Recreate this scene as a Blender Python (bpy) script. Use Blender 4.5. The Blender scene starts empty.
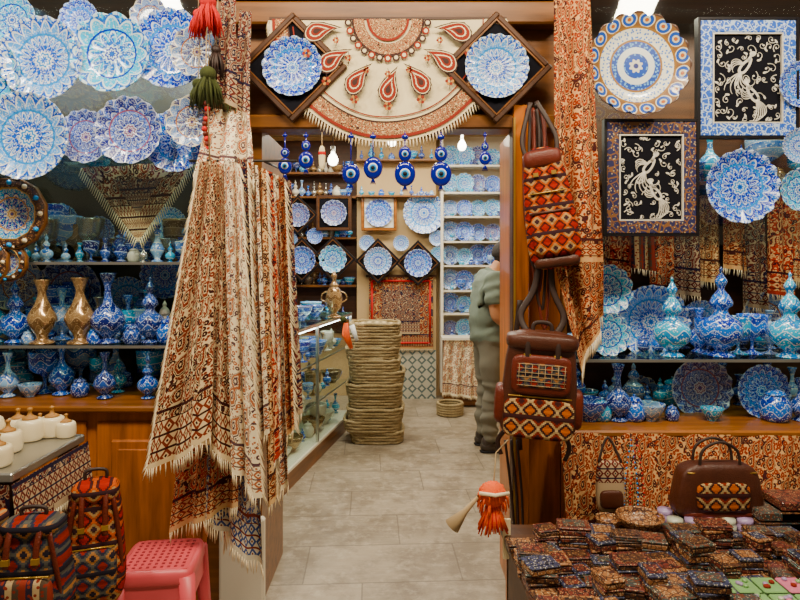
import bpy, math, random
from math import sin, cos, pi, sqrt, atan2
from mathutils import Vector, Matrix, Euler, noise as mnoise
random.seed(11)
FOC, EYE, HOR = 600.0, 1.6, 262.0
# ---- site survey helper: metres for a spot measured on the plane standing at distance Y from the viewer
def P(px, py, Y):
    return Vector(((px-400)/FOC*Y, Y, EYE-(py-HOR)/FOC*Y))
def X_(px, Y): return (px-400)/FOC*Y
def Z_(py, Y): return EYE-(py-HOR)/FOC*Y
def sat(c,k=1.3,g=1.1):
    l=.3*c[0]+.55*c[1]+.15*c[2]
    return tuple(min(1,max(0,l+(q-l)*k))**g for q in c[:3])

# ============================================================ node graph helper
class S:
    def __init__(s, g, v): s.g=g; s.v=v
    def _m(s, op, *a, clamp=False):
        n=s.g.nt.nodes.new('ShaderNodeMath'); n.operation=op; n.use_clamp=clamp
        for i,q in enumerate((s,)+a):
            q=q.v if isinstance(q,S) else q
            if isinstance(q,(int,float)): n.inputs[i].default_value=q
            else: s.g.nt.links.new(q,n.inputs[i])
        return S(s.g,n.outputs[0])
    def __add__(s,o): return s._m('ADD',o)
    def __sub__(s,o): return s._m('SUBTRACT',o)
    def __mul__(s,o): return s._m('MULTIPLY',o)
    def __truediv__(s,o): return s._m('DIVIDE',o)
    def sin(s): return s._m('SINE')
    def cos(s): return s._m('COSINE')
    def abs(s): return s._m('ABSOLUTE')
    def frac(s): return s._m('FRACT')
    def floor(s): return s._m('FLOOR')
    def sqrt(s): return s._m('SQRT')
    def gt(s,o): return s._m('GREATER_THAN',o)
    def lt(s,o): return s._m('LESS_THAN',o)
    def max(s,o): return s._m('MAXIMUM',o)
    def min(s,o): return s._m('MINIMUM',o)
    def atan2(s,o): return s._m('ARCTAN2',o)
    def st(s,a,b): return (s-a)._m('MULTIPLY',1.0/(b-a),clamp=True)
class G:
    def __init__(s,name,rough=.5,metal=0.,coat=0.,spec=.5,k=1.3):
        s.k=k
        s.m=bpy.data.materials.new(name); s.m.use_nodes=True; s.nt=s.m.node_tree
        s.b=s.nt.nodes['Principled BSDF']
        s.b.inputs['Roughness'].default_value=rough; s.b.inputs['Metallic'].default_value=metal
        s.b.inputs['Coat Weight'].default_value=coat; s.b.inputs['Specular IOR Level'].default_value=spec
        s.tc=s.nt.nodes.new('ShaderNodeTexCoord')
    def xyz(s,kind='Object'):
        n=s.nt.nodes.new('ShaderNodeSeparateXYZ'); s.nt.links.new(s.tc.outputs[kind],n.inputs[0])
        return [S(s,n.outputs[i]) for i in range(3)]
    def comb(s,x,y,z=0):
        n=s.nt.nodes.new('ShaderNodeCombineXYZ')
        for i,q in enumerate((x,y,z)):
            if isinstance(q,S): s.nt.links.new(q.v,n.inputs[i])
            else: n.inputs[i].default_value=q
        return n.outputs[0]
    def noise(s,vec,scale,detail=2.,rough=.5):
        n=s.nt.nodes.new('ShaderNodeTexNoise'); s.nt.links.new(vec,n.inputs['Vector'])
        n.inputs['Scale'].default_value=scale; n.inputs['Detail'].default_value=detail; n.inputs['Roughness'].default_value=rough
        return S(s,n.outputs['Fac'])
    def voro(s,vec,scale,feature='F1',dim='3D',rnd=1.):
        n=s.nt.nodes.new('ShaderNodeTexVoronoi'); n.voronoi_dimensions=dim; n.feature=feature
        s.nt.links.new(vec,n.inputs['Vector']); n.inputs['Scale'].default_value=scale; n.inputs['Randomness'].default_value=rnd
        return n
    def mix(s,f,a,b):
        n=s.nt.nodes.new('ShaderNodeMix'); n.data_type='RGBA'
        for i,q in ((0,f),(6,a),(7,b)):
            if isinstance(q,S): q=q.v
            if isinstance(q,(int,float)): n.inputs[i].default_value=q
            elif isinstance(q,tuple): n.inputs[i].default_value=(*sat(q,s.k),1)
            else: s.nt.links.new(q,n.inputs[i])
        return n.outputs[2]
    def col(s,c):
        if isinstance(c,tuple): s.b.inputs['Base Color'].default_value=(*sat(c,s.k),1)
        else: s.nt.links.new(c,s.b.inputs['Base Color'])
    def bump(s,h,strength=.4,dist=.01):
        n=s.nt.nodes.new('ShaderNodeBump'); n.inputs['Strength'].default_value=strength; n.inputs['Distance'].default_value=dist
        s.nt.links.new(h.v,n.inputs['Height']); s.nt.links.new(n.outputs[0],s.b.inputs['Normal'])

def plain(name,c,rough=.5,metal=0.,var=.15,scale=8.,coat=0.,bump=0.,spec=.5):
    g=G(name,rough,metal,coat,spec); n=g.noise(g.tc.outputs['Object'],scale,3.)
    g.col(g.mix(n,tuple(x*(1-var) for x in c),tuple(min(1,x*(1+var)) for x in c)))
    if bump: g.bump(g.noise(g.tc.outputs['Object'],scale*12,2.),bump,.004)
    return g.m
def wood(name,c,axis=0,rough=.35,coat=.15):
    g=G(name,rough,0,coat,.35); x,y,z=g.xyz()
    s=[14.,14.,14.]; s[axis]=1.2
    n=g.noise(g.comb(x*s[0],y*s[1],z*s[2]),1.6,4.,.6)
    n2=g.noise(g.tc.outputs['Object'],2.5,3.)
    c1=g.mix(n.st(.3,.7),tuple(q*.5 for q in c),tuple(q*1.3 for q in c))
    g.col(g.mix(n2.st(.4,.8)*.6,c1,tuple(q*.5 for q in c))); g.bump(n,.15,.003)
    return g.m
def plate_mat(name,n,K,dark,mid,light,acc,ph=0.,fil=9.,coat=.5):
    g=G(name,.22,0,coat,.45,1.3); x,y,z=g.xyz()
    r=(x*x+y*y).sqrt(); a=y.atan2(x)
    pet=((a*(n/2.0)+ph).sin()).abs()
    v=r*K-pet*.6
    t=v.frac(); k=(v*.5).frac().gt(.5)
    ve=S(g,g.voro(g.comb(x,y),fil,'DISTANCE_TO_EDGE','2D').outputs['Distance'])
    vd=S(g,g.voro(g.comb(x,y),fil*1.7,'F1','2D').outputs['Distance'])
    fillc=g.mix(k,dark,mid)
    rays=((a*n+r*3.0).sin()*.5+.5)*t
    fillc=g.mix(rays.gt(.5),fillc,mid)
    fillc=g.mix(vd.lt(.18),fillc,light)
    fillc=g.mix(ve.lt(.025),fillc,light)
    c=g.mix(t.lt(.16),fillc,light)
    c=g.mix((t-.25).abs().lt(.06),c,dark)
    rc=r+((a*8.).cos()*.02)
    c=g.mix(rc.lt(.2),c,light); c=g.mix(rc.lt(.165),c,acc)
    c=g.mix((rc-.1).abs().lt(.018),c,light); c=g.mix(rc.lt(.05),c,dark)
    ring=(r-.60).abs().lt(.022); c=g.mix(ring,c,acc)
    rim=r.gt(.93)*((a*(n*2.0)).sin().gt(0.)); c=g.mix(rim,c,light)
    g.col(c); g.bump(t,.25,.02)
    return g.m
def enamel(name,dark,mid,light,sc=100.,metal=0.,k=1.3):
    g=G(name,.16,metal,.6,.5,k); x,y,z=g.xyz(); a=y.atan2(x)
    o=g.tc.outputs['Object']
    d=S(g,g.voro(o,sc).outputs['Distance'])
    sw=g.noise(o,22.,2.)
    zz=z*26.+(a*6.).sin()*.35
    t=zz.frac(); kk=(zz*.5).frac().gt(.5)
    c=g.mix(kk,dark,mid); c=g.mix(sw.st(.45,.6)*.6,c,mid)
    c=g.mix(d.lt(.29),c,light)
    c=g.mix(t.lt(.11),c,light)
    g.col(c); return g.m
def fabric(name,base,motif,dark,s=10.,fil=1.,hem=.12,band=None,rough=.9):
    g=G(name,rough,0,0,.1,1.2); u,v,_=g.xyz('UV')
    w=g.noise(g.comb(u,v),6.,2.); w2=g.noise(g.comb(u,v,3.),s*1.0,2.)
    uw=u+(w-.5)*.02; vw=v+(w-.5)*.02
    vec=g.comb(uw,vw)
    vo=g.voro(vec,s,'F1','2D',.5); pos=vo.outputs['Position']
    sp=g.nt.nodes.new('ShaderNodeSeparateXYZ'); g.nt.links.new(pos,sp.inputs[0])
    xx=(uw-S(g,sp.outputs[0]))*s; yy=(vw-S(g,sp.outputs[1]))*s+.06
    yp=yy.max(0.); xb=xx-yp*yp*1.5; wx=xb*(yp*2.0+1.45); wy=yy*.8
    rp=(wx*wx+wy*wy).sqrt()
    a=yy.atan2(xx)
    ang=rp+(a*9.).cos()*.02
    vine=(w2-.5).abs().lt(.018*fil)
    vf=g.voro(vec,s*2.7,'F1','2D'); vfd=S(g,vf.outputs['Distance'])
    vg=S(g,g.voro(vec,s*5.0,'F1','2D').outputs['Distance'])
    sc=g.nt.nodes.new('ShaderNodeSeparateColor'); g.nt.links.new(vf.outputs['Color'],sc.inputs[0]); pick=S(g,sc.outputs[0]).gt(.5)
    c=g.mix(vg.lt(.26*fil),base,motif)
    c=g.mix(vine,c,dark)
    leaf=g.mix(pick,motif,dark)
    c=g.mix(vfd.lt(.36),c,base); c=g.mix(vfd.lt(.30*min(fil,1.15)),c,leaf); c=g.mix(vfd.lt(.08),c,base)
    c=g.mix(ang.lt(.45),c,base)
    c=g.mix(ang.lt(.415),c,dark); c=g.mix(ang.lt(.365),c,base); c=g.mix(ang.lt(.335),c,motif); c=g.mix(ang.lt(.20),c,base); c=g.mix(ang.lt(.16),c,dark); c=g.mix(ang.lt(.06),c,base)
    if hem:
        inb=v.lt(hem); tri=((u*30.).frac()-.5).abs()*2.
        dia=((v/(hem*.333)).frac()-.5).abs()*2.
        hb=g.mix((tri+dia).lt(1.05),base,band or motif)
        hb=g.mix((tri+dia).lt(.5),hb,base); hb=g.mix((tri+dia).lt(.25),hb,dark)
        hb=g.mix(((v/(hem*.333)).frac()-.5).abs().gt(.42),hb,dark)
        c=g.mix(inb,c,hb)
        c=g.mix(v.lt(.02),c,base)
        c=g.mix((v-hem*1.2).abs().lt(.006),c,dark)
    g.col(c); g.bump(g.noise(g.comb(u,v),300.,1.),.2,.002)
    return g.m
def kilim(name,cols,s=9.,rough=.9):
    g=G(name,rough,0,0,.1,1.25); u,v,_=g.xyz('UV')
    du=((u*s).frac()-.5).abs()*2.; dv=((v*s).frac()-.5).abs()*2.
    q=((du*6.).floor()+(dv*6.).floor())
    c=cols[0]
    for i,cc in enumerate(cols[1:]):
        c=g.mix(q.gt(2.5+i*1.9),c,cc)
    st=(v*s*.5).frac().lt(.12); c=g.mix(st,c,cols[-1])
    n=g.noise(g.comb(u*30.,v*200.),1.,2.); c=g.mix(n.st(.4,.7)*.35,c,(.05,.02,.015))
    w=(v*260.).sin(); g.col(c); g.bump(w,.3,.002); return g.m
def strips(name,cols,s=8.,vert=True):
    g=G(name,.9,0,0,.1,1.2); u,v,_=g.xyz('UV'); t=(u if vert else v)*s
    c=cols[0]; f=t.frac()
    for i,cc in enumerate(cols[1:]): c=g.mix(f.gt((i+1)/len(cols)),c,cc)
    vf=S(g,g.voro(g.comb(u,v),60.,'F1','2D').outputs['Distance']); c=g.mix(vf.lt(.25),c,cols[0])
    g.col(c); return g.m

# ---- palette
M={}
PL=[]
PL.append(plate_mat('enamel_plate_cobalt',16,3.4,(.012,.05,.40),(.04,.20,.68),(.58,.68,.84),(.02,.26,.62),0,8))
PL.append(plate_mat('enamel_plate_turquoise',12,3.0,(.01,.15,.50),(.02,.46,.74),(.66,.80,.84),(.01,.05,.38),.5,7))
PL.append(plate_mat('enamel_plate_indigo',14,3.8,(.03,.04,.22),(.10,.17,.48),(.54,.58,.70),(.24,.10,.16),.2,9))
PL.append(plate_mat('enamel_plate_pale',20,3.0,(.025,.11,.48),(.16,.38,.76),(.74,.78,.80),(.04,.26,.60),.8,8))
PL.append(plate_mat('enamel_plate_lace',10,2.8,(.05,.06,.20),(.16,.28,.55),(.76,.73,.62),(.34,.15,.07),.3,10))
PL_GOLD=plate_mat('enamel_plate_gilded',12,2.4,(.02,.05,.30),(.05,.30,.52),(.74,.66,.50),(.50,.28,.08),.0,8)
EN=[enamel('enamel_cobalt',(.008,.04,.34),(.04,.18,.62),(.56,.67,.84)),
    enamel('enamel_sky',(.012,.19,.50),(.08,.44,.70),(.66,.80,.84),85),
    enamel('enamel_navy',(.008,.016,.14),(.04,.10,.38),(.46,.53,.70),120),
    enamel('enamel_white',(.07,.18,.52),(.32,.50,.74),(.78,.80,.78),90)]
M['brass']=enamel('engraved_brass',(.22,.12,.045),(.42,.26,.11),(.66,.47,.24),110,.4,1.0)
M['woodO']=wood('orange_wood_v',(.44,.17,.05),2); M['woodH']=wood('orange_wood_h',(.34,.15,.055),0)
M['woodD']=wood('dark_wood',(.08,.036,.017),0,.5,0); M['woodB']=wood('brown_wood',(.21,.10,.042),0)
M['black']=plain('black_lacquer',(.012,.01,.012),.45,0,.3,8,0,0,.25)
M['blackv']=plain('black_velvet',(.010,.010,.014),.9,0,.2,8,0,0,.1)
M['mirror']=plain('smoked_cabinet_back',(.085,.08,.07),.22,.4,.4,2)
M['silver']=plain('silver_inlay',(.74,.71,.64),.4,.2)
M['gold']=plain('gilt',(.48,.32,.12),.35,.6)
M['plaster']=plain('cream_plaster',(.54,.41,.25),.8,0,.12,3,0,.1)
M['white']=plain('white_paint',(.76,.72,.62),.5,0,.04)
M['leather']=plain('brown_leather',(.075,.027,.016),.42,0,.45,14,.05,.5,.4)
M['leatherR']=plain('red_brown_leather',(.12,.028,.017),.45,0,.4,14,.05,.5,.35)
M['strap']=plain('dark_strap',(.03,.014,.010),.6)
M['steel']=plain('steel',(.50,.50,.48),.3,.9)
M['iron']=plain('dark_iron',(.05,.045,.04),.5,.6)
M['cord']=plain('twine',(.40,.31,.20),.8)
M['fringe']=plain('cotton_fringe',(.80,.70,.52),.95,0,.2,30)
M['fringeR']=plain('maroon_fringe',(.24,.05,.035),.95)
M['fA']=fabric('qalamkar_cream_maroon',(.80,.66,.43),(.24,.055,.03),(.055,.018,.018),12,1.3,.17)
M['fB']=fabric('qalamkar_red',(.66,.46,.26),(.42,.06,.03),(.06,.02,.03),14,1.5,.1,(.30,.06,.03))
M['fC']=fabric('qalamkar_dark',(.48,.38,.26),(.14,.035,.03),(.025,.02,.045),13,1.6,.12)
M['fD']=fabric('qalamkar_pale',(.88,.79,.59),(.42,.17,.09),(.12,.07,.08),11,.85,.1)
M['fE']=fabric('qalamkar_sand',(.70,.50,.28),(.26,.08,.035),(.07,.03,.025),15,1.2,.1)
M['fF']=fabric('qalamkar_blue',(.66,.60,.48),(.06,.09,.24),(.20,.05,.035),13,1.3,.14)
M['fG']=fabric('qalamkar_rust',(.66,.42,.22),(.28,.05,.022),(.07,.022,.022),12,1.4,.08)
M['fR']=fabric('qalamkar_crimson',(.42,.06,.035),(.66,.44,.24),(.05,.015,.02),14,1.1,.1)
M['hemR']=fabric('block_print_band',(.76,.58,.34),(.32,.06,.03),(.07,.03,.03),30,1.3,0)
M['creamcloth']=plain('cream_cotton',(.84,.74,.52),.95,0,.05)
M['kil']=kilim('kilim_red',[(.34,.035,.022),(.06,.018,.018),(.46,.12,.04),(.44,.29,.15),(.05,.025,.03)],17)
M['kil2']=kilim('kilim_orange',[(.48,.15,.04),(.04,.018,.018),(.50,.37,.21),(.20,.035,.02),(.05,.02,.02)],14)
M['kil3']=kilim('kilim_brown',[(.24,.035,.025),(.03,.035,.06),(.10,.10,.09),(.36,.19,.09),(.02,.02,.03)],17)
M['rug']=fabric('wall_rug',(.50,.33,.17),(.24,.045,.03),(.05,.04,.07),7,1.3,.14)
M['stripe']=strips('striped_weave',[(.24,.05,.035),(.04,.03,.05),(.50,.38,.23),(.10,.07,.05)],14)
M['stool']=plain('pink_plastic',(.60,.14,.16),.35,0,.06)
M['hole']=plain('stool_recess',(.26,.04,.05),.5)
M['redyarn']=plain('red_yarn',(.52,.025,.012),.9,0,.3,60,0,.5)
M['greenyarn']=plain('green_yarn',(.05,.06,.015),.9,0,.3,60,0,.5)
M['orangeyarn']=plain('orange_yarn',(.85,.18,.02),.9,0,.2,60,0,.5)
M['evil']=plain('evil_eye_cobalt',(.005,.015,.24),.12,0,.1,8,.6)
M['evilL']=plain('evil_eye_light',(.06,.34,.70),.15,0,.05,8,.6)
M['evilW']=plain('evil_eye_white',(.80,.82,.82),.2)
M['pot']=plain('alabaster',(.80,.71,.52),.35,0,.12,10,.3)
M['wick']=plain('carved_knob',(.36,.20,.08),.6)
def khatam(name,c1,c2,c3,s=130.):
    g=G(name,.4,0,.2,.3,1.15); o=g.tc.outputs['Object']
    d=S(g,g.voro(o,s).outputs['Distance']); e=S(g,g.voro(o,s*.35,'DISTANCE_TO_EDGE').outputs['Distance'])
    c=g.mix(d.lt(.3),c1,c2); c=g.mix(e.lt(.07),c,c3); g.col(c); return g.m
M['bblue']=khatam('blue_white_border',(.05,.14,.54),(.70,.76,.84),(.50,.62,.80),95)
M['bgold']=khatam('gilt_navy_border',(.035,.035,.10),(.44,.34,.20),(.22,.11,.05),80)
KH=[khatam('khatam_red',(.18,.05,.035),(.54,.38,.22),(.04,.02,.02)),khatam('khatam_brown',(.12,.055,.03),(.46,.29,.15),(.03,.02,.02)),
    khatam('khatam_teal',(.06,.08,.075),(.52,.44,.32),(.16,.06,.035)),khatam('khatam_tan',(.34,.17,.08),(.66,.52,.34),(.08,.035,.025)),
    khatam('khatam_grey',(.06,.065,.13),(.56,.53,.46),(.03,.03,.04))]
def wicker():
    g=G('straw_weave',.8,0,0,.2,1.15); u,v,_=g.xyz('UV')
    w=((u*95.+(v*40.).floor()*pi).sin()); n=g.noise(g.tc.outputs['Object'],9.,3.)
    c=g.mix(w.st(-1.,.6),(.16,.12,.06),(.56,.45,.26)); c=g.mix(n.st(.35,.7)*.5,c,(.68,.57,.37)); g.col(c); g.bump(w,.7,.01); return g.m
M['wicker']=wicker()
def glass(name,tint=(.92,.97,.95),gl=.05):
    m=bpy.data.materials.new(name); m.use_nodes=True; nt=m.node_tree; nt.nodes.clear()
    o=nt.nodes.new('ShaderNodeOutputMaterial'); t=nt.nodes.new('ShaderNodeBsdfTransparent'); t.inputs[0].default_value=(*tint,1)
    gs=nt.nodes.new('ShaderNodeBsdfGlossy'); gs.inputs['Roughness'].default_value=.03
    mx=nt.nodes.new('ShaderNodeMixShader'); mx.inputs[0].default_value=gl
    nt.links.new(t.outputs[0],mx.inputs[1]); nt.links.new(gs.outputs[0],mx.inputs[2]); nt.links.new(mx.outputs[0],o.inputs[0]); return m
M['glass']=glass('clear_glass'); M['shelfglass']=glass('green_shelf_glass',(.66,.84,.78),.22)
def emis(name,c,s):
    m=bpy.data.materials.new(name); m.use_nodes=True; b=m.node_tree.nodes['Principled BSDF']
    b.inputs['Base Color'].default_value=(*c,1); b.inputs['Emission Color'].default_value=(*c,1); b.inputs['Emission Strength'].default_value=s; return m
M['bulb']=emis('lamp_glow',(1,.92,.75),14.)
def floormat():
    g=G('worn_stone_floor',.42,0,.0,.45,1.0); x,y,z=g.xyz()
    ca,sa=cos(.05),sin(.05); u=x*ca+y*sa; v=y*ca-x*sa
    row=(v/.40).floor(); uu=u/.80+row*.37
    wob=g.noise(g.tc.outputs['Object'],12.,3.)
    fu=((uu+(wob-.5)*.01).frac()-.5).abs(); fv=((v/.40+(wob-.5)*.02).frac()-.5).abs()
    joint=fu.gt(.495).max(fv.gt(.488))
    vec=g.comb(uu.floor()*3.1,row*1.7); tn=g.noise(vec,1.7,0.)
    streak=g.noise(g.comb(u*3.,v*18.),1.4,5.,.75); blot=g.noise(g.tc.outputs['Object'],4.,6.,.7); blot2=g.noise(g.tc.outputs['Object'],14.,5.,.7)
    c=g.mix(tn.st(.3,.7),(.27,.225,.16),(.36,.305,.225)); c=g.mix(streak.st(.45,.7)*.55,c,(.47,.41,.315)); c=g.mix(blot.st(.44,.60)*.65,c,(.165,.125,.08))
    c=g.mix(blot2.st(.52,.68)*.45,c,(.52,.46,.36)); c=g.mix(joint*.55,c,(.10,.075,.05)); g.col(c); g.bump(streak-joint*.6,.2,.01); return g.m
M['floor']=floormat()
def tilemat():
    g=G('patterned_tile',.4,0,.1); x,y,z=g.xyz(); a=((x*9.).frac()-.5).abs()*2.; b=((z*9.).frac()-.5).abs()*2.
    c=g.mix((a+b).lt(1.),(.50,.48,.40),(.12,.16,.16)); c=g.mix((a+b).lt(.5),c,(.55,.52,.42)); g.col(c); return g.m
M['tile']=tilemat()

# ============================================================ mesh builder
class MB:
    def __init__(s): s.v=[];s.f=[];s.mi=[];s.uv=[];s.mats=[];s.sm=[]
    def add(s,vs,fs,mat,uvs=None,smooth=True,T=None):
        if mat not in s.mats: s.mats.append(mat)
        k=s.mats.index(mat); o=len(s.v)
        s.v.extend([(T@Vector(p)) if T is not None else Vector(p) for p in vs])
        for i,f in enumerate(fs):
            s.f.append([o+j for j in f]); s.mi.append(k); s.sm.append(smooth)
            if uvs: s.uv.append([uvs[j] for j in f])
            else: s.uv.append([(vs[j][0],vs[j][2]) for j in f])
    def box(s,c,d,mat,T=None,ch=0.):
        x,y,z=c; a,b,e=d[0]/2,d[1]/2,d[2]/2
        if ch<=0:
            vs=[(x+i*a,y+j*b,z+k*e) for i in(-1,1) for j in(-1,1) for k in(-1,1)]
            fs=[(0,1,3,2),(4,6,7,5),(0,4,5,1),(2,3,7,6),(0,2,6,4),(1,5,7,3)]
            s.add(vs,fs,mat,None,False,T); return
        ch=min(ch,a*.9,b*.9,e*.9); vs=[];ix={}
        for i in(-1,1):
            for j in(-1,1):
                for k in(-1,1):
                    for ax in range(3):
                        p=[i*(a-ch),j*(b-ch),k*(e-ch)]; p[ax]=(i*a,j*b,k*e)[ax]
                        ix[(i,j,k,ax)]=len(vs); vs.append((x+p[0],y+p[1],z+p[2]))
        fs=[]
        for ax in range(3):
            o=[q for q in range(3) if q!=ax]
            for sg in(-1,1):
                f=[]
                for (q,r) in((-1,-1),(1,-1),(1,1),(-1,1)):
                    t=[0,0,0];t[ax]=sg;t[o[0]]=q;t[o[1]]=r; f.append(ix[(*t,ax)])
                fs.append(f)
        for ax in range(3):
            o=[q for q in range(3) if q!=ax]
            for q in(-1,1):
                for r in(-1,1):
                    f=[]
                    for e_,aa in((-1,o[0]),(1,o[0]),(1,o[1]),(-1,o[1])):
                        t=[0,0,0];t[ax]=e_;t[o[0]]=q;t[o[1]]=r; f.append(ix[(*t,aa)])
                    fs.append(f)
        for i in(-1,1):
            for j in(-1,1):
                for k in(-1,1): fs.append([ix[(i,j,k,0)],ix[(i,j,k,1)],ix[(i,j,k,2)]])
        s.add(vs,fs,mat,None,False,T)
    def lathe(s,prof,mat,seg=24,T=None,cat=2,sc=(1,1,1)):
        pr=smoothp(prof,cat) if cat>1 else prof
        vs=[];uv=[]
        for j,(r,z) in enumerate(pr):
            for i in range(seg):
                a=2*pi*i/seg; vs.append((r*cos(a)*sc[0],r*sin(a)*sc[1],z*sc[2])); uv.append((i/seg,z))
        fs=[]
        for j in range(len(pr)-1):
            for i in range(seg):
                k=(i+1)%seg; fs.append((j*seg+i,j*seg+k,(j+1)*seg+k,(j+1)*seg+i))
        s.add(vs,fs,mat,uv,True,T)
    def tube(s,pts,r,mat,seg=8,T=None,close=True,flat=1.):
        pts=[Vector(p) for p in pts]; n=len(pts); vs=[];uv=[];up=None; L=0
        for i,p in enumerate(pts):
            t=(pts[min(i+1,n-1)]-pts[max(i-1,0)]); 
            if t.length<1e-9: t=Vector((0,0,1))
            t.normalize()
            if up is None: up=Vector((0,1,0)) if abs(t.y)<.9 else Vector((1,0,0))
            b=t.cross(up).normalized(); up=b.cross(t).normalized()
            rr=r[i] if isinstance(r,(list,tuple)) else r
            if i: L+=(p-pts[i-1]).length
            for k in range(seg):
                a=2*pi*k/seg; vs.append(p+b*cos(a)*rr+up*sin(a)*rr*flat); uv.append((L,k/seg))
        fs=[(i*seg+k,i*seg+(k+1)%seg,(i+1)*seg+(k+1)%seg,(i+1)*seg+k) for i in range(n-1) for k in range(seg)]
        if close: fs.append(tuple(range(seg))[::-1]); fs.append(tuple((n-1)*seg+k for k in range(seg)))
        s.add(vs,fs,mat,uv,True,T)
    def sheet(s,fn,nu,nv,mat,uvs=(1,1),T=None):
        vs=[];uv=[]
        for j in range(nv+1):
            for i in range(nu+1):
                u=i/nu;v=j/nv; vs.append(fn(u,v)); uv.append((u*uvs[0],(1-v)*uvs[1]))
        w=nu+1
        s.add(vs,[(j*w+i,(j+1)*w+i,(j+1)*w+i+1,j*w+i+1) for j in range(nv) for i in range(nu)],mat,uv,True,T)
    def sq(s,w,d,h,mat,e=.45,T=None,n=24,m=14,fn=None,c=(0,0,0)):
        vs=[];uv=[]
        pw=lambda q,k: math.copysign(abs(q)**k,q)
        for j in range(m+1):
            f=-pi/2+pi*j/m
            for i in range(n):
                t=2*pi*i/n
                p=Vector((w/2*pw(cos(f),e)*pw(cos(t),e),d/2*pw(cos(f),e)*pw(sin(t),e),h/2*pw(sin(f),e)))
                if fn: p=fn(p)
                vs.append((p.x+c[0],p.y+c[1],p.z+c[2])); uv.append((p.x,p.z))
        s.add(vs,[(j*n+i,j*n+(i+1)%n,(j+1)*n+(i+1)%n,(j+1)*n+i) for j in range(m) for i in range(n)],mat,uv,True,T)
    def poly(s,pts,mat,T=None):
        c=sum((Vector(p) for p in pts),Vector())/len(pts); n=len(pts)
        s.add([c]+list(pts),[(0,i+1,(i+1)%n+1) for i in range(n)],mat,None,False,T)
    def mesh(s,name):
        me=bpy.data.meshes.new(name); me.from_pydata([tuple(p) for p in s.v],[],s.f)
        for m in s.mats: me.materials.append(m)
        me.polygons.foreach_set('material_index',s.mi); me.polygons.foreach_set('use_smooth',s.sm)
        ul=me.uv_layers.new(name='UVMap'); flat=[]
        for q in s.uv:
            for p in q: flat+= [p[0],p[1]]
        ul.data.foreach_set('uv',flat); me.update(); return me
    def build(s,name,loc=(0,0,0),rot=(0,0,0),sc=1.,recenter=False):
        if recenter:
            c=sum(s.v,Vector())/len(s.v); s.v=[p-c for p in s.v]; loc=Vector(loc)+c
        return inst(name,s.mesh(name),loc,rot,sc)
def smoothp(pr,k):
    out=[];n=len(pr)
    for i in range(n-1):
        p0=pr[max(i-1,0)];p1=pr[i];p2=pr[i+1];p3=pr[min(i+2,n-1)]
        for q in range(k):
            t=q/k
            f=lambda a,b,c,d: .5*((2*b)+(-a+c)*t+(2*a-5*b+4*c-d)*t*t+(-a+3*b-3*c+d)*t**3)
            out.append((max(0,f(p0[0],p1[0],p2[0],p3[0])),f(p0[1],p1[1],p2[1],p3[1])))
    out.append(pr[-1]); return out
def inst(name,me,loc=(0,0,0),rot=(0,0,0),sc=1.):
    o=bpy.data.objects.new(name,me); bpy.context.scene.collection.objects.link(o)
    o.location=loc; o.rotation_euler=rot; o.scale=(sc,sc,sc) if isinstance(sc,(int,float)) else sc; return o
def TR(loc=(0,0,0),rot=(0,0,0),sc=1.):
    return Matrix.Translation(Vector(loc))@Euler(rot).to_matrix().to_4x4()@Matrix.Diagonal((sc,sc,sc,1) if isinstance(sc,(int,float)) else (*sc,1))
def simplebox(name,x0,x1,y0,y1,z0,z1,mat,ch=0.):
    b=MB(); b.box((0,0,0),(x1-x0,y1-y0,z1-z0),mat,None,ch)
    return b.build(name,((x0+x1)/2,(y0+y1)/2,(z0+z1)/2))

YF=2.8
# ============================================================ shell
simplebox('floor',-3.2,3.2,-.5,7.3,-.1,0,M['floor'])
simplebox('wall_back',-2.0,2.0,7.2,7.3,0,3.1,M['plaster'])
simplebox('wall_left',-2.0,-1.9,3.45,7.2,0,3.1,M['plaster'])
simplebox('wall_right',1.9,2.0,3.45,7.2,0,3.1,M['plaster'])
simplebox('ceiling',-2.0,2.0,2.95,7.3,3.1,3.2,M['plaster'])
b=MB()
xl,xr=X_(208,YF),X_(560,YF)
b.box(((xl+xr)/2,YF+.08,(Z_(128,YF)+3.2)/2),(xr-xl,.14,3.2-Z_(128,YF)),M['woodB'])
b.build('wall_front')
for i,(y0,y1,dd,m) in enumerate(((133,119,.10,'woodB'),(30,8,.09,'woodB'),(3,-12,.12,'woodD'))):
    simplebox('trim_%d'%(i+1),xl,xr,YF-dd+.01,YF+.005,Z_(y0,YF),Z_(y1,YF),M[m],.008)
simplebox('wall_left_pier',X_(208,YF),X_(262,YF),YF,3.3,0,Z_(128,YF),M['woodB'])
simplebox('baseboard_left',X_(226,YF)-.02,X_(266,YF),YF-.05,YF-.001,0,.42,M['white'],.01)
simplebox('wall_right_pier',X_(514,YF),X_(560,YF),YF,3.2,0,Z_(128,YF),M['woodO'])
b=MB()
b.box((X_(517,YF)-.0,YF-.05,(0+Z_(110,YF))/2),(.075,.09,Z_(110,YF)),M['woodO'],None,.006)
b.box((X_(511,YF)-.005,YF-.06,(0+Z_(112,YF))/2),(.012,.075,Z_(112,YF)-.1),M['woodD'])
b.box((X_(511,YF)-.003,YF-.101,(0+Z_(112,YF))/2),(.008,.01,Z_(112,YF)-.1),M['gold'])
b.build('door_1')

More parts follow.
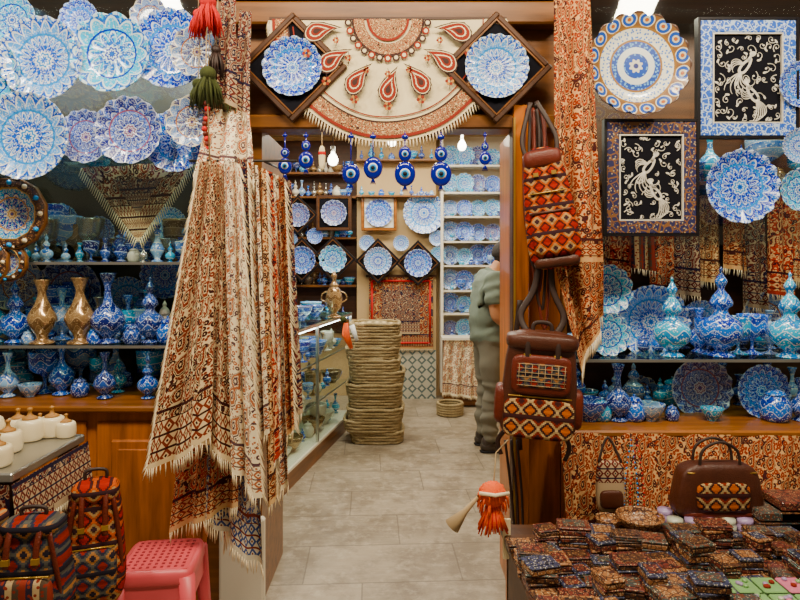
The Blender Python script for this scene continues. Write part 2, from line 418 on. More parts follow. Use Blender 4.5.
# ============================================================ plates
def plate_mesh(name,mat,n=16,sc=.035,seg=96,deep=.16,rip=.03):
    b=MB(); rs=[0,.1,.2,.35,.5,.58,.64,.72,.8,.88,.94,.98,1.0,.985]
    vs=[];
    for j,r in enumerate(rs):
        for i in range(seg):
            a=2*pi*i/seg; k=1+sc*abs(cos(a*n/2))*(r**3)-sc*(r**3)
            z=0 if r<.55 else deep*((r-.55)/.45)**1.2
            z+= rip*cos(a*n)*max(0,(r-.6)/.4)
            if j==len(rs)-1: z-=.05
            vs.append((r*k*cos(a),r*k*sin(a),z))
    fs=[(j*seg+i,j*seg+(i+1)%seg,(j+1)*seg+(i+1)%seg,(j+1)*seg+i) for j in range(len(rs)-1) for i in range(seg)]
    b.add(vs,fs,mat)
    b.lathe([(0,-.05),(.5,-.05),(.53,-.03),(.94,.07)],mat,48,None,1)
    return b.mesh(name)
PM=[plate_mesh('plate_%d'%i,m,[16,12,14,20,10][i],[.04,.06,.05,.03,.07][i]) for i,m in enumerate(PL)]
PMG=plate_mesh('plate_g',PL_GOLD,12,.05)
def plate(px,py,R,k,Y=2.74,name='decorative_plate',tilt=0,roll=None):
    me=PM[k] if isinstance(k,int) else k
    r=R/FOC*Y
    c=P(px,py,Y)
    return inst(name,me,c,(pi/2+tilt,random.uniform(0,.4) if roll is None else roll,0),r)
for (x,y,R,k,dy) in ((44,60,42,3,0),(112,54,40,1,.0),(172,50,40,0,.03),(197,52,26,4,-.06),(28,137,44,3,-.06),(86,137,27,2,0),
                  (130,131,34,2,-.06),(176,142,31,0,.0),(192,122,26,4,-.10),(-12,75,36,1,.0),(-20,140,34,3,.02),(12,20,26,1,.06),(80,20,20,0,.06),(150,18,20,4,.06)):
    plate(x,y,R,k,2.68+dy)
plate(740,187,37,0,2.72); plate(799,146,18,3,2.74); plate(800,190,22,1,2.74); plate(801,85,24,0,2.76)
def gild_mat():
    g=G('segmented_rim_plate',.25,0,.4,.4,1.2); x,y,z=g.xyz(); r=(x*x+y*y).sqrt(); a=y.atan2(x)
    d=S(g,g.voro(g.comb(x,y),15.,'F1','2D').outputs['Distance'])
    seg=((a*(16/(2*pi))).frac()-.5).abs()*2.
    c=g.mix(d.lt(.3),(.03,.08,.36),(.20,.40,.70))
    lobe=((r-.86)*7.)
    lr=(lobe*lobe+seg*seg*.9).sqrt()
    band=g.mix(lr.lt(.85),(.24,.13,.06),(.72,.68,.52)); band=g.mix(lr.lt(.74),band,(.04,.10,.40)); band=g.mix(lr.lt(.40),band,(.62,.60,.46)); band=g.mix(lr.lt(.22),band,(.42,.14,.05))
    c=g.mix(r.gt(.73),c,band)
    white=g.mix(d.lt(.26),(.80,.80,.70),(.12,.25,.6)); c=g.mix((r-.61).abs().lt(.10),c,white)
    c=g.mix((r-.73).abs().lt(.02),c,(.30,.17,.06)); c=g.mix((r-.49).abs().lt(.02),c,(.30,.17,.06))
    c=g.mix((r-.30).abs().lt(.06),c,(.74,.78,.76)); c=g.mix(r.lt(.2),c,(.02,.08,.40)); c=g.mix((r+((a*8.).cos()*.02)).lt(.12),c,(.7,.68,.6)); c=g.mix(r.lt(.05),c,(.04,.05,.2))
    c=g.mix(r.gt(.96),c,(.10,.06,.045)); g.col(c); return g.m
PMS=plate_mesh('plate_seg',gild_mat(),16,.08,128,.16,.015)
plate(636,66,52,PMS,2.72,'scalloped_enamel_plate',roll=0)

# ============================================================ frames
def frame_mesh(w,h,bw,mb_,mi_,dep=.03,liner=None):
    b=MB()
    b.box((0,0,0),(w-bw,.012,h-bw),mi_)
    for sx in(-1,1): b.box((sx*(w-bw)/2,-.004,0),(bw,dep,h),mb_,None,.005)
    for sz in(-1,1): b.box((0,-.005,sz*(h-bw)/2),(w-2*bw*.98,dep,bw),mb_,None,.005)
    if liner:
        l=.006
        for sx in(-1,1): b.box((sx*(w/2-bw-l/2),-.012,0),(l,.012,h-2*bw),liner)
        for sz in(-1,1): b.box((0,-.012,sz*(h/2-bw-l/2)),(w-2*bw-2*l,.012,l),liner)
    return b
def arabesque(b,w,h,seed,mat):
    rd=random.Random(seed); y=-.010
    def curve(p0,a0,L,turn,r0=.0032):
        pts=[];x,z=p0;a=a0;n=22;rr=[]
        for i in range(n+1):
            t=i/n; pts.append((x,y,z)); rr.append(r0*(1-.65*t)); st=L/n; a+=turn*(t*1.6+.15)/n*2; x+=cos(a)*st; z+=sin(a)*st
            x=max(-w/2+.006,min(w/2-.006,x)); z=max(-h/2+.006,min(h/2-.006,z))
        b.tube(pts,rr,mat,4,flat=.4); return (x,z)
    def blob(cx,cz,ax,az,rot,m=mat,yy=y):
        pts=[]
        for i in range(20):
            t=2*pi*i/20; px=ax*cos(t)*(1+.25*cos(t)); pz=az*sin(t)
            pts.append((cx+px*cos(rot)-pz*sin(rot),yy,cz+px*sin(rot)+pz*cos(rot)))
        b.poly(pts,m)
    for sx,cx,cz,ro in((1,-.05*w,.12*h,.9),(-1,.10*w,-.20*h,2.2)):
        blob(cx,cz,.15*w,.05*h,ro); blob(cx,cz,.09*w,.022*h,ro,M['blackv'],y-.001)
        hx,hz=cx+.2*w*cos(ro),cz+.15*h*sin(ro)+.04*h
        blob(hx,hz,.05*w,.03*h,.3); b.tube([(cx+.1*w*cos(ro),y,cz+.1*h*sin(ro)),(hx,y,hz)],[.008,.005],mat,5,flat=.4)
        for i in range(6): curve((cx-.06*w*cos(ro),cz-.05*h),ro+pi-.5+i*.22,.30*h,sx*(.6+i*.22),.0042)
        for i in range(4): curve((cx,cz+.03*h),ro+1.2+i*.25,.2*h,1.4*sx,.0036)
    for i in range(7):
        for j in range(8):
            cx=(-.42+.14*i)*w+rd.uniform(-.03,.03)*w; cz=(-.44+.125*j)*h+rd.uniform(-.03,.03)*h
            if (abs(cx+.05*w)<.15*w and abs(cz-.13*h)<.12*h) or (abs(cx-.1*w)<.14*w and abs(cz+.2*h)<.09*h): continue
            e=curve((cx,cz),rd.uniform(0,6.28),rd.uniform(.16,.26)*w,rd.choice((-1,1))*rd.uniform(2.2,3.6),.0024)
            if (i+j)%2: blob(cx,cz,.034*w,.016*w,rd.uniform(0,3))
            blob(e[0],e[1],.018*w,.014*w,rd.uniform(0,3))
def art(px,py,wp,hp,Y,bm,seed,bwp):
    s=Y/FOC; w,h,bw=wp*s,hp*s,bwp*s
    b=frame_mesh(w,h,bw,bm,M['blackv'],.03,M['silver']); arabesque(b,w-2*bw-.012,h-2*bw-.012,seed,M['silver'])
    for sx in(-1,1): b.box((sx*(w/2+.004),-.004,0),(.012,.036,h+.02),M['black'])
    for sz in(-1,1): b.box((0,-.004,sz*(h/2+.004)),(w,.036,.012),M['black'])
    b.build('framed_engraving',P(px,py,Y))
art(746,79,96,116,2.78,M['bblue'],3,13)
art(650,178,90,112,2.77,M['bgold'],8,13)
def diamond(px,py,diag,Y,k,R,inner='blackv',outer='woodD',rot=pi/4,nm='framed_plate'):
    s=Y/FOC*diag/sqrt(2); b=frame_mesh(s,s,s*.07,M[outer],M[inner],.03,M['woodB'])
    root=bpy.data.objects.new(nm,None); bpy.context.scene.collection.objects.link(root); root.location=P(px,py,Y)
    f=b.build('frame',(0,0,0),(0,rot,0)); f.parent=root
    p=inst('plate',PM[k],(0,-.008,0),(pi/2,.1,0),R/FOC*Y); p.parent=root
diamond(293,68,110,2.69,0,30); diamond(496,68,112,2.69,3,32)

# ============================================================ half-round embroidered cloth over the door
b=MB(); Yc=2.70; cx,cz=X_(388,Yc),Z_(20,Yc); R=122/FOC*Yc
def half(u,v):
    a=pi*u; rr=R*v
    return (cx-cos(a)*rr*.97, Yc-.01*sin(u*26)*v*v-.006, cz-sin(a)*rr)
def annfn(r0,r1,e=0):
    return lambda u,v: ((lambda a,rr:(cx-cos(a)*rr*.97,Yc-.012-e-.01*sin(u*26)*((rr/R)**2),cz-sin(a)*rr))(pi*u,R*(r0+(r1-r0)*v)))
maroon=plain('maroon_print',(.24,.04,.025),.9); darkp=plain('black_print',(.06,.03,.025),.9); ochre=plain('ochre_print',(.50,.27,.11),.9)
b.sheet(half,96,18,M['creamcloth'])
b.sheet(annfn(.85,.95),96,2,M['hemR'],(1.7,.07)); b.sheet(annfn(.835,.85),96,1,darkp); b.sheet(annfn(.95,.975),96,1,maroon); b.sheet(annfn(.795,.805),96,1,maroon)
b.sheet(annfn(.02,.16),48,2,M['hemR'],(.4,.1)); b.sheet(annfn(.16,.18,.001),48,1,maroon); b.sheet(annfn(.20,.29),48,3,M['hemR'],(.7,.07)); b.sheet(annfn(.29,.305,.001),48,1,darkp)
for i in range(15):
    t=pi*(i+.5)/15; rr=R*.325
    b.poly([(cx-cos(t)*rr+.017*cos(q*pi/5),Yc-.018,cz-sin(t)*rr+.017*sin(q*pi/5)) for q in range(10)],maroon if i%2 else darkp)
    b.poly([(cx-cos(t)*rr+.009*cos(q*pi/5),Yc-.019,cz-sin(t)*rr+.009*sin(q*pi/5)) for q in range(10)],M['creamcloth'])
def paisley(b,x,z,s,rot,y,fl=1):
    def outline(k,wob=0):
        pts=[]
        for i in range(40):
            t=2*pi*i/40; r=k*.5*(1+wob*cos(t*14)); px=r*cos(t)*.74; pz=r*sin(t)
            if pz>0: q=min(1.,pz/(.5*k)); px=px*(1-q**1.3*.92)+q*q*.36*k*fl; pz*=1.75
            pts.append((px,pz))
        return pts
    for k,m,dy,wb in((1.08,darkp,0,.05),(.96,M['creamcloth'],-.0010,0),(.88,maroon,-.0020,0),(.58,M['creamcloth'],-.0030,.05),(.46,maroon,-.0040,0),(.26,darkp,-.0050,0)):
        b.poly([(x+(p[0]*cos(rot)-p[1]*sin(rot))*s,y+dy,z+(p[0]*sin(rot)+p[1]*cos(rot))*s) for p in outline(k,wb)],m)
for i,a in enumerate((11,37,63,90,117,143,169)):
    t=math.radians(a); rr=R*.59
    paisley(b,cx-cos(t)*rr,cz-sin(t)*rr,.112,(t-pi/2)*.75,Yc-.03,1 if i<=3 else -1)
for i in range(7):
    t=math.radians(24+22*i); 
    for rr0,ss in((.72,1.),(.46,.75)):
        rr=R*rr0; X0,Z0=cx-cos(t)*rr,cz-sin(t)*rr
        b.tube([(X0,Yc-.030,Z0-.035*ss),(X0+.004,Yc-.030,Z0),(X0,Yc-.03,Z0+.035*ss)],.0014,darkp,4)
        for q in range(6):
            aa=q*pi/3; b.poly([(X0+.013*ss*cos(aa)+.008*ss*cos(j),Yc-.032,Z0+.013*ss*sin(aa)+.008*ss*sin(j)) for j in range(6)],maroon if q%2 else ochre)
for i in range(110):
    t=pi*(i+.5)/110; p=Vector((cx-cos(t)*R*.97,Yc-.012,cz-sin(t)*R)); d=Vector((-cos(t)*.35,0,-1)).normalized()
    b.tube([p,p+d*.02,p+d*random.uniform(.035,.045)],[.003,.0035,.001],M['fringe'],4)
b.box((cx,Yc-.004,cz+.004),(2*R*.97,.014,.012),M['woodD'])
b.build('embroidered_round_cloth',recenter=True)

# ============================================================ hanging cloths
def cloth(b,tl,tr,bl,br,mat,folds=3,amp=.03,nu=48,nv=30,fr=True,ph=0,sag=0.,flen=.05,fmat=None,sidefr=0):
    tl,tr,bl,br=map(Vector,(tl,tr,bl,br))
    def fn(u,v):
        p=(tl*(1-u)+tr*u)*(1-v)+(bl*(1-u)+br*u)*v
        w=amp*(.35+.65*v)*(sin(u*folds*2*pi+ph+v*1.1)+.35*sin(u*folds*4.3*pi+v*3+ph*2))
        return (p.x+.25*w*cos(u*9+ph),p.y-w,p.z-sag*sin(pi*u)*v)
    W=max((br-bl).length,(tr-tl).length); H=((bl-tl).length+(br-tr).length)/2
    b.sheet(fn,nu,nv,mat,(W*1.15,H))
    def strand(p,out):
        q=p+Vector((random.uniform(-.006,.006)+out,random.uniform(-.004,.004),-flen*random.uniform(.7,1.1)))
        b.tube([p,(p+q)/2,q],[.0022,.0028,.0008],fmat or M['fringe'],4)
    if fr:
        n=int(W/.011)
        for i in range(n): strand(Vector(fn((i+.5)/n,1.)),0)
    if sidefr:
        n=int(H/.014)
        for i in range(n): strand(Vector(fn(0 if sidefr<0 else 1,(i+.5)/n)),.018*sidefr)
    return fn
Yh=2.46
b=MB(); b.tube([(X_(196,Yh+.1),Yh+.02,Z_(160,Yh)),(X_(300,Yh+.1),Yh+.02,Z_(160,Yh))],.005,M['iron'],10)
for x in (X_(215,Yh),X_(262,Yh)): b.tube([(x,Yh+.02,Z_(160,Yh)),(x,YF-.0,Z_(160,Yh)+.02)],.005,M['iron'],8)
b.build('hanging_rail')
b=MB()
cloth(b,P(200,162,Yh-.12),P(216,160,Yh-.10),P(148,468,Yh-.16),P(204,440,Yh-.24),M['fA'],1.5,.036,60,50,True,.4,.02,.05,None,-1)
cloth(b,P(210,160,Yh-.13),P(228,166,Yh-.08),P(192,444,Yh-.24),P(240,462,Yh-.14),M['fA'],1.0,.04,30,50,True,2.0,0,.05,None,1)
b.build('hanging_tablecloth',recenter=True)
b=MB(); cloth(b,P(224,160,Yh-.13),P(240,164,Yh-.09),P(232,470,Yh-.20),P(260,500,Yh-.16),M['fD'],1.3,.03,24,44,True,.9,0,.05,None,1); b.build('hanging_scarf',recenter=True)
b=MB(); cloth(b,P(206,200,Yh-.0),P(240,190,Yh+.0),P(170,532,Yh-.06),P(240,505,Yh-.14),M['fB'],1.8,.03,50,40,True,1.2,0,.05); b.build('hanging_tablecloth',recenter=True)
b=MB(); cloth(b,P(214,205,Yh-.03),P(244,195,Yh-.03),P(206,520,Yh-.10),P(262,572,Yh-.10),M['fF'],1.7,.03,36,40,True,.2,0,.05); b.build('hanging_tablecloth',recenter=True)
b=MB(); cloth(b,P(222,200,Yh+.03),P(246,196,Yh+.03),P(224,545,Yh-.02),P(254,480,Yh-.06),M['fD'],1.2,.02,30,40,True,.7,0,.05); b.build('hanging_tablecloth',recenter=True)
for i,(x0,x1,xb0,xb1,yb,m,dd) in enumerate(((236,246,246,259,455,'fC',-.06),(243,252,252,264,500,'fG',-.03),(250,258,260,270,440,'fD',.0),(257,266,266,277,508,'fE',.02),
        (264,272,273,283,462,'fR',.04),(270,278,280,290,492,'fD',.07),(276,285,287,296,436,'fG',.09),(283,291,293,303,420,'fC',.12))):
    b=MB(); cloth(b,P(x0,158+i*3,Yh+dd),P(x1,160+i*3,Yh+dd),P(xb0,yb,Yh+dd),P(xb1,yb-8,Yh+dd),M[m],.9,.03,18,40,True,i*1.3,0,.045,None,1 if i%3==0 else 0)
    b.build('hanging_scarf',recenter=True)
b=MB(); cloth(b,P(212,108,Yh+.12),P(250,112,Yh+.12),P(194,178,Yh-.02),P(260,184,Yh-.02),M['fD'],2,.045,30,14,True,1,.01,.05)
b.build('draped_shawl',recenter=True)
b=MB(); cloth(b,P(240,10,2.6),P(252,12,2.6),P(232,112,2.58),P(250,120,2.58),M['fC'],1.2,.02,16,20,True,1,0,.04)
b.build('hanging_scarf',recenter=True)
b=MB(); cloth(b,P(222,-5,2.58),P(236,-5,2.58),P(216,100,2.55),P(236,108,2.55),M['fC'],1.2,.02,16,20,True,2,0,.04,M['greenyarn'])
b.build('hanging_scarf',recenter=True)
b=MB(); cloth(b,P(554,-10,2.6),P(590,-10,2.6),P(550,262,2.56),P(604,262,2.56),M['fG'],1.7,.034,40,50,False,0)
def tipfn(u,v):
    p=P(550,262,2.56)*(1-u)+P(604,262,2.56)*u; q=P(578,372,2.56)*(1-u)+P(604,315,2.56)*u
    r=p*(1-v)+q*v; w=.034*(sin(u*1.7*2*pi+1.1)+.35*sin(u*1.7*4.3*pi+3)); return (r.x+.25*w*cos(u*9),r.y-w,r.z)
b.sheet(tipfn,40,20,M['fG'],(.3,.45))
for i in range(26):
    p=Vector(tipfn(i/26,1)); b.tube([p,p+Vector((.002,0,-.03)),p+Vector((random.uniform(-.005,.005),0,-.06))],[.0025,.003,.001],M['fringe'],4)
b.build('paisley_scarf',recenter=True)
b=MB()
def tri(u,v):
    l=P(82,168,2.86);r=P(196,161,2.86);t=P(138,242,2.86); p=(l*(1-u)+r*u)*(1-v)+t*v
    return (p.x,p.y-.012*sin(u*15)*(1-v),p.z)
b.sheet(tri,40,24,M['fA'],(.5,.35))
def tri2(u,v):
    p=Vector(tri(u,v)); c0=Vector(tri(.5,.35)); q=c0+(p-c0)*.45; return (q.x,q.y-.004,q.z)
b.sheet(tri2,30,16,M['fC'],(.3,.2))
for s_ in(0,1):
    for i in range(34):
        p=Vector(tri(s_,i/34)); b.tube([p,p+Vector(((s_*2-1)*.014,-.004,-.04))],[.0034,.0015],M['fringe'],4)
b.build('triangular_shawl',recenter=True)

# ============================================================ yarn tassels
def tassel(px,py,hp,Y,m,name,r=.03,n=60):
    b=MB(); c=P(px,py,Y); h=hp/FOC*Y
    for i in range(n):
        a=random.uniform(0,6.28); rr=r*sqrt(random.random()); x,y=cos(a)*rr,sin(a)*rr
        b.tube([(x*.3,y*.3,0),(x,y,-h*.4),(x*1.25+random.uniform(-.008,.008),y*1.2,-h*random.uniform(.75,1))],[.004,.005,.002],m,4)
    b.sq(r*1.4,r*1.4,r*1.3,m,1.,None,12,8); b.tube([(0,0,0),(0,.03,.25)],.002,M['cord'],5)
    b.build(name,c)
tassel(208,2,34,2.5,M['redyarn'],'red_yarn_tassel',.05); tassel(198,14,26,2.52,M['redyarn'],'red_yarn_tassel',.03,30)
tassel(208,74,36,2.5,M['greenyarn'],'green_yarn_tassel',.05); tassel(198,84,26,2.54,M['greenyarn'],'green_yarn_tassel',.035,40); tassel(216,50,30,2.54,M['strap'],'black_yarn_tassel',.03,40)
b=MB(); b.tube([P(208,-20,2.5),P(206,60,2.5),P(210,165,2.48)],.003,M['cord'],5)
for i in range(12): b.sq(.026,.026,.026,M['redyarn'] if i%2 else M['leatherR'],1.,TR(P(206+sin(i)*1.5,104+i*5,2.5)),8,6)
b.build('bead_string')

# ============================================================ evil-eye pendants
def evil(px,py,R,Y=2.66,dbl=True):
    b=MB(); r=R/FOC*Y
    T=Euler((pi/2,0,0)).to_matrix().to_4x4()
    def eye(z0,r):
        TT=TR((0,0,z0))@T
        b.lathe([(0,-.3*r),(.7*r,-.25*r),(r,0),(.75*r,.2*r),(0,.28*r)],M['evil'],28,TT@Matrix.Diagonal((1,1.18,1,1)),2)
        for rr,z,m in((.50,.27,'evilW'),(.38,.30,'evilL'),(.22,.33,'black')): b.lathe([(rr*r,z*r-.1*r),(rr*r,z*r),(0,z*r+.02*r)],M[m],24,TT,1)
    eye(0,r); top=P(px,132,Y).z-P(px,py,Y).z
    if dbl: eye(r*1.9,r*.62)
    b.tube([(0,0,r*.9),(0,0,top)],.003,M['evil'],5)
    b.sq(r*.7,r*.4,r*.5,M['evil'],.9,TR((0,0,top-r*.5)),12,8)
    for i in range(7): b.tube([(0,0,-r*.9),((i-3)*.004,0,-r-.03)],[.002,.001],M['evil'],4)
    b.build('evil_eye_pendant',P(px,py,Y))
for a in((285,166,7,1),(306,160,7.5,1),(351,174,9,0),(373,168,9.5,0),(405,174,10.5,1),(441,174,10.5,1),(485,158,6,1)): evil(a[0],a[1],a[2],2.64,a[3])
b=MB(); Y_=2.64; c=P(322,158,Y_); b.sq(.03,.02,.11,M['creamcloth'],.8,TR(c),14,10); b.sq(.034,.022,.025,M['redyarn'],.8,TR(c+Vector((0,0,.02))),12,8); b.tube([c,P(322,132,Y_)],.002,M['cord'],5); b.build('hanging_charm',recenter=True)

# ============================================================ cases
def case(nm,x0,x1,shelves,ztop,yb=3.42,back='white'):
    b=MB()
    b.box(((x0+x1)/2,yb,ztop/2+.2),(x1-x0,.03,ztop-.3),M[back])
    for z in shelves: b.box(((x0+x1)/2,(YF+yb)/2,z-.006),(x1-x0-.04,yb-YF-.04,.012),M['shelfglass'])
    for z in shelves: b.box(((x0+x1)/2,YF+.012,z-.006),(x1-x0-.04,.006,.013),M['steel'])
    for x in(x0+.012,x1-.012): b.box((x,YF+.02,(ztop+.8)/2),(.024,.03,ztop-.8),M['woodB'])
    b.build(nm)
LX0,LX1=-2.5,X_(206,YF)
zL1,zL2=Z_(346,YF),Z_(404,YF); zL3=Z_(262,YF); zL4=Z_(150,YF)
case('left_display_cabinet',LX0,LX1,(zL1,zL3,zL4),2.95,3.42,'mirror')
RX0,RX1=X_(562,YF),2.5
zR1,zR2=Z_(360,YF),Z_(428,YF)
case('right_display_cabinet',RX0,RX1,(zR1,),2.95,3.42,'woodD')
simplebox('trim_4',LX0,LX1,YF-.03,3.45,2.95,3.2,M['woodD']); simplebox('trim_5',RX0,RX1,YF-.03,3.45,2.95,3.2,M['woodD'])
simplebox('window_1',LX0,LX1-.03,YF-.004,YF+.001,Z_(245,YF),2.95,M['glass'])
simplebox('window_2',RX0+.03,RX1,YF-.004,YF+.001,Z_(245,YF),2.95,M['glass'])
def basecab(nm,x0,x1,ztop,n,m):
    b=MB(); b.box(((x0+x1)/2,(YF+3.42)/2,ztop/2),(x1-x0,.62,ztop),M[m])
    b.box(((x0+x1)/2,YF+.28,ztop-.012),(x1-x0,.68,.03),M['woodH'],None,.008)
    w=(x1-x0)/n
    for i in range(n):
        c=x0+w*(i+.5); z0=.1;z1=ztop-.08
        b.box((c,YF-.008,(z0+z1)/2),(w-.05,.02,z1-z0),M['woodO'],None,.006)
        b.box((c,YF-.02,(z0+z1)/2),(w-.19,.02,z1-z0-.16),M[m],None,.009)
        b.box((c,YF-.03,(z0+z1)/2),(w-.26,.012,z1-z0-.24),M['woodO'],None,.006)
        b.lathe([(0,.03),(.012,.025),(.012,.015),(.006,0)],M['gold'],12,TR((c+w/2-.05,YF-.018,(z0+z1)/2+.1),(pi/2,0,0)),1)
    return b.build(nm)
basecab('wooden_base_cabinet',LX0,X_(207,YF),zL2,3,'woodO')
basecab('wooden_base_cabinet',X_(561,YF),RX1,zR2,3,'woodO')

# ---- vases
PR={'bottle':[(0,0),(.13,0),(.17,.02),(.10,.07),(.09,.10),(.20,.22),(.23,.33),(.17,.47),(.075,.57),(.045,.72),(.055,.82),(.09,.93),(.11,1),(.09,.99)],
'urn':[(0,0),(.16,0),(.17,.03),(.07,.09),(.09,.12),(.22,.24),(.25,.36),(.20,.48),(.10,.55),(.08,.62),(.11,.64),(.13,.68),(.10,.77),(.04,.84),(.055,.89),(.03,.95),(0,1)],
'spire':[(0,0),(.13,0),(.14,.02),(.07,.06),(.08,.09),(.19,.18),(.22,.28),(.19,.38),(.09,.46),(.07,.52),(.11,.56),(.12,.6),(.08,.68),(.035,.74),(.05,.79),(.065,.83),(.04,.88),(.015,.93),(.02,.96),(0,1)],
'goblet':[(0,0),(.25,0),(.25,.03),(.06,.10),(.05,.35),(.15,.45),(.33,.58),(.36,.8),(.38,1),(.35,1),(.3,.7),(0,.5)],
'bowl':[(0,0),(.35,0),(.38,.1),(.7,.5),(.9,1),(.86,1),(.62,.52),(0,.2)],
'brass':[(0,0),(.17,0),(.17,.04),(.08,.10),(.19,.30),(.21,.42),(.11,.62),(.06,.78),(.10,.93),(.13,1),(.10,.99)],
'jar':[(0,0),(.3,0),(.42,.2),(.42,.5),(.3,.7),(.25,.75),(.3,.78),(.2,.88),(.05,.93),(.06,1),(0,1.02)]}
def vase(kind,ek,px,zb,Y,hp,name='enamel_vase'):
    mat=M['brass'] if ek=='b' else EN[ek]
    h=hp/FOC*Y
    b=MB(); b.lathe(PR[kind],mat,32,None,3,(h,h,h)); 
    return b.build(name,(X_(px,Y),Y,zb))
Yv=2.93
for a in(('spire',0,15,Yv,64),('brass','b',42,Yv-.05,64),('brass','b',80,Yv-.05,66),('bottle',2,108,Yv-.03,70),('spire',2,150,Yv,66),('bottle',0,128,Yv+.12,44),('bottle',3,62,Yv+.15,50),('jar',0,168,Yv,26),('jar',1,184,Yv-.02,22),('bottle',1,-6,Yv,60),('jar',2,132,Yv-.05,20),('jar',0,94,Yv-.05,16),('jar',3,28,Yv-.06,14)):
    vase(a[0],a[1],a[2],zL1,a[3],a[4],'brass_vase' if a[1]=='b' else 'enamel_vase')
zb=zL2+.006
for a in(('bowl',3,30,Yv,12),('bottle',2,105,Yv-.03,46),('spire',0,148,Yv-.03,46),('urn',1,118,Yv+.1,34),('bottle',0,62,Yv+.05,52),('jar',2,80,Yv,20),('goblet',0,45,Yv+.1,40),('bottle',3,8,Yv,44),('bowl',0,175,Yv,14)):
    vase(a[0],a[1],a[2],zb,a[3],a[4])
def display(nm,x0,x1,zb,y0,y1,n,h0,h1,seed,mats=None,kinds=('bottle','urn','goblet','bowl','jar','brass','spire')):
    rd=random.Random(seed); b=MB(); mats=mats or EN
    for i in range(n):
        x=x0+(x1-x0)*(i+.5)/n; y=rd.uniform(y0,y1); h=rd.uniform(h0,h1); k=rd.choice(kinds)
        if k=='bowl': h*=.45
        if k=='jar': h*=.6
        b.lathe(PR[k],rd.choice(mats),16,TR((x,y,zb)),2,(h,h,h))
    return b.build(nm,recenter=True)
silv=[plain('silver_ware',(.55,.54,.50),.25,.8),plain('white_bone',(.72,.69,.60),.35)]
display('enamelware_display',LX0+.1,LX1-.05,zL1,3.12,3.3,26,.14,.30,1,EN+[M['brass']])
display('enamelware_display',LX0+.1,LX1-.05,zL1,3.0,3.08,22,.10,.22,21,EN+silv)
display('enamelware_display',LX0+.1,LX1-.05,zb,3.1,3.3,28,.12,.24,2)
display('enamelware_display',LX0+.1,LX1-.05,zL3,3.0,3.3,30,.12,.30,3,EN+[M['brass']]+silv)
display('enamelware_display',LX0+.1,LX1-.05,zL3,2.9,2.98,22,.08,.16,31,EN+silv)
display('enamelware_display',LX0+.1,LX1-.05,zL4,3.0,3.3,24,.12,.3,4,EN+[M['brass']]+silv)
for (x,y,R,k,Y) in((70,292,34,2,3.3),(20,285,28,4,3.3),(128,300,24,3,3.34),(165,275,24,0,3.3),(60,225,22,1,3.3),(100,232,16,2,3.3),(170,225,18,3,3.3),(20,225,16,0,3.34),(30,345,20,2,3.36)): plate(x,y,R,k,Y,'cabinet_plate')
for x in(66,90,160,182):
    b=frame_mesh(.13,.16,.02,M['woodB'],EN[3],.02,M['gold']); b.build('small_framed_tile',(X_(x,3.05),3.35,zL3+.085))
for (x,y,R,Y) in((12,214,36,2.765),(-20,262,30,2.765),(8,262,20,2.775)):
    b=MB(); r=R/FOC*Y; T=Euler((pi/2,0,0)).to_matrix().to_4x4()@Matrix.Rotation(pi/12,4,'Z')
    b.lathe([(r*.72,-.01),(r*.72,.018),(r*.76,.024),(r*.97,.014),(r,.0),(r*.95,-.012)],KH[1],12,T,1)
    b.lathe([(r*.985,-.014),(r*1.03,.0),(r*1.0,.018),(r*.98,.018)],M['woodB'],12,T,1); b.lathe([(r*.71,.018),(r*.735,.026),(r*.76,.02)],M['gold'],12,T,1)
    for q in range(12):
        a=q*pi/6; b.lathe([(0,.03),(r*.07,.026),(r*.07,.02)],M['evilL'] if q%2 else M['pot'],10,Euler((pi/2,0,0)).to_matrix().to_4x4()@TR((r*.86*cos(a),r*.86*sin(a),0)),1)
    root=b.build('gilded_octagonal_plate',P(x,y,Y)); p=inst('plate_centre',PMG,(0,0,0),(pi/2,0,0),r*.76); p.parent=root
# ============================================================ right cabinet content
for (x,y,R,k,Y,t) in((651,322,37,3,3.12,-.08),(606,290,26,1,3.0,-.05),(608,334,22,1,2.95,-.05),(700,388,31,2,3.10,-.08),(762,391,27,0,3.0,-.08),(590,315,18,0,3.1,-.05),(700,322,22,3,3.3,-.08),(765,318,26,4,3.3,-.05),(640,395,20,4,3.3,-.05)):
    plate(x,y,R,k,Y,'cabinet_plate',t)
for a in(('spire',1,672,2.92,80),('spire',0,721,2.92,90),('spire',1,790,2.88,86),('bottle',0,699,3.05,44)):
    vase(a[0],a[1],a[2],zR1,a[3],a[4])
for (x,k,h) in((738,1,36),(752,0,38),(770,3,30),(708,0,34)): vase('goblet',k,x,zR1,3.0,h,'enamel_goblet')
for (x,kd,k,h) in((590,'bowl',0,20),(618,'bottle',2,56),(634,'jar',0,26),(650,'bowl',3,16),(602,'jar',1,22),(775,'jar',0,34),(800,'bottle',2,42),(712,'bowl',1,12),(672,'jar',2,16)): vase(kd,k,x,zR2+.004,2.92,h)
display('enamelware_display',RX0+.1,2.3,zR2+.004,3.2,3.32,20,.12,.26,5)
b=MB()
b.box(((RX0+RX1)/2,3.3,2.02),(RX1-RX0-.02,.22,.02),M['woodB'])
b.tube([(RX0+.05,3.3,1.97),(RX1-.05,3.3,1.97)],.01,M['iron'],8); b.build('wooden_shelf')
ms=['fG','fC','fR','stripe','fB','fC','fE','fG','fC','fR','fB','fC','stripe']
for i in range(13):
    x=RX0+.12+i*.125; b=MB()
    cloth(b,(x,3.29-.02*(i%2),1.965),(x+.12,3.29-.02*(i%2),1.965),(x-.01,3.27-.02*(i%2),1.36+.07*((i*5)%4)),(x+.13,3.27-.02*(i%2),1.34+.07*((i*5)%4)),M[ms[i]],1.6,.02,20,20,True,i,0,.04)
    b.build('folded_scarf',recenter=True)
display('enamelware_display',RX0+.1,2.3,2.031,3.24,3.34,18,.12,.30,15,EN+[M['brass']])
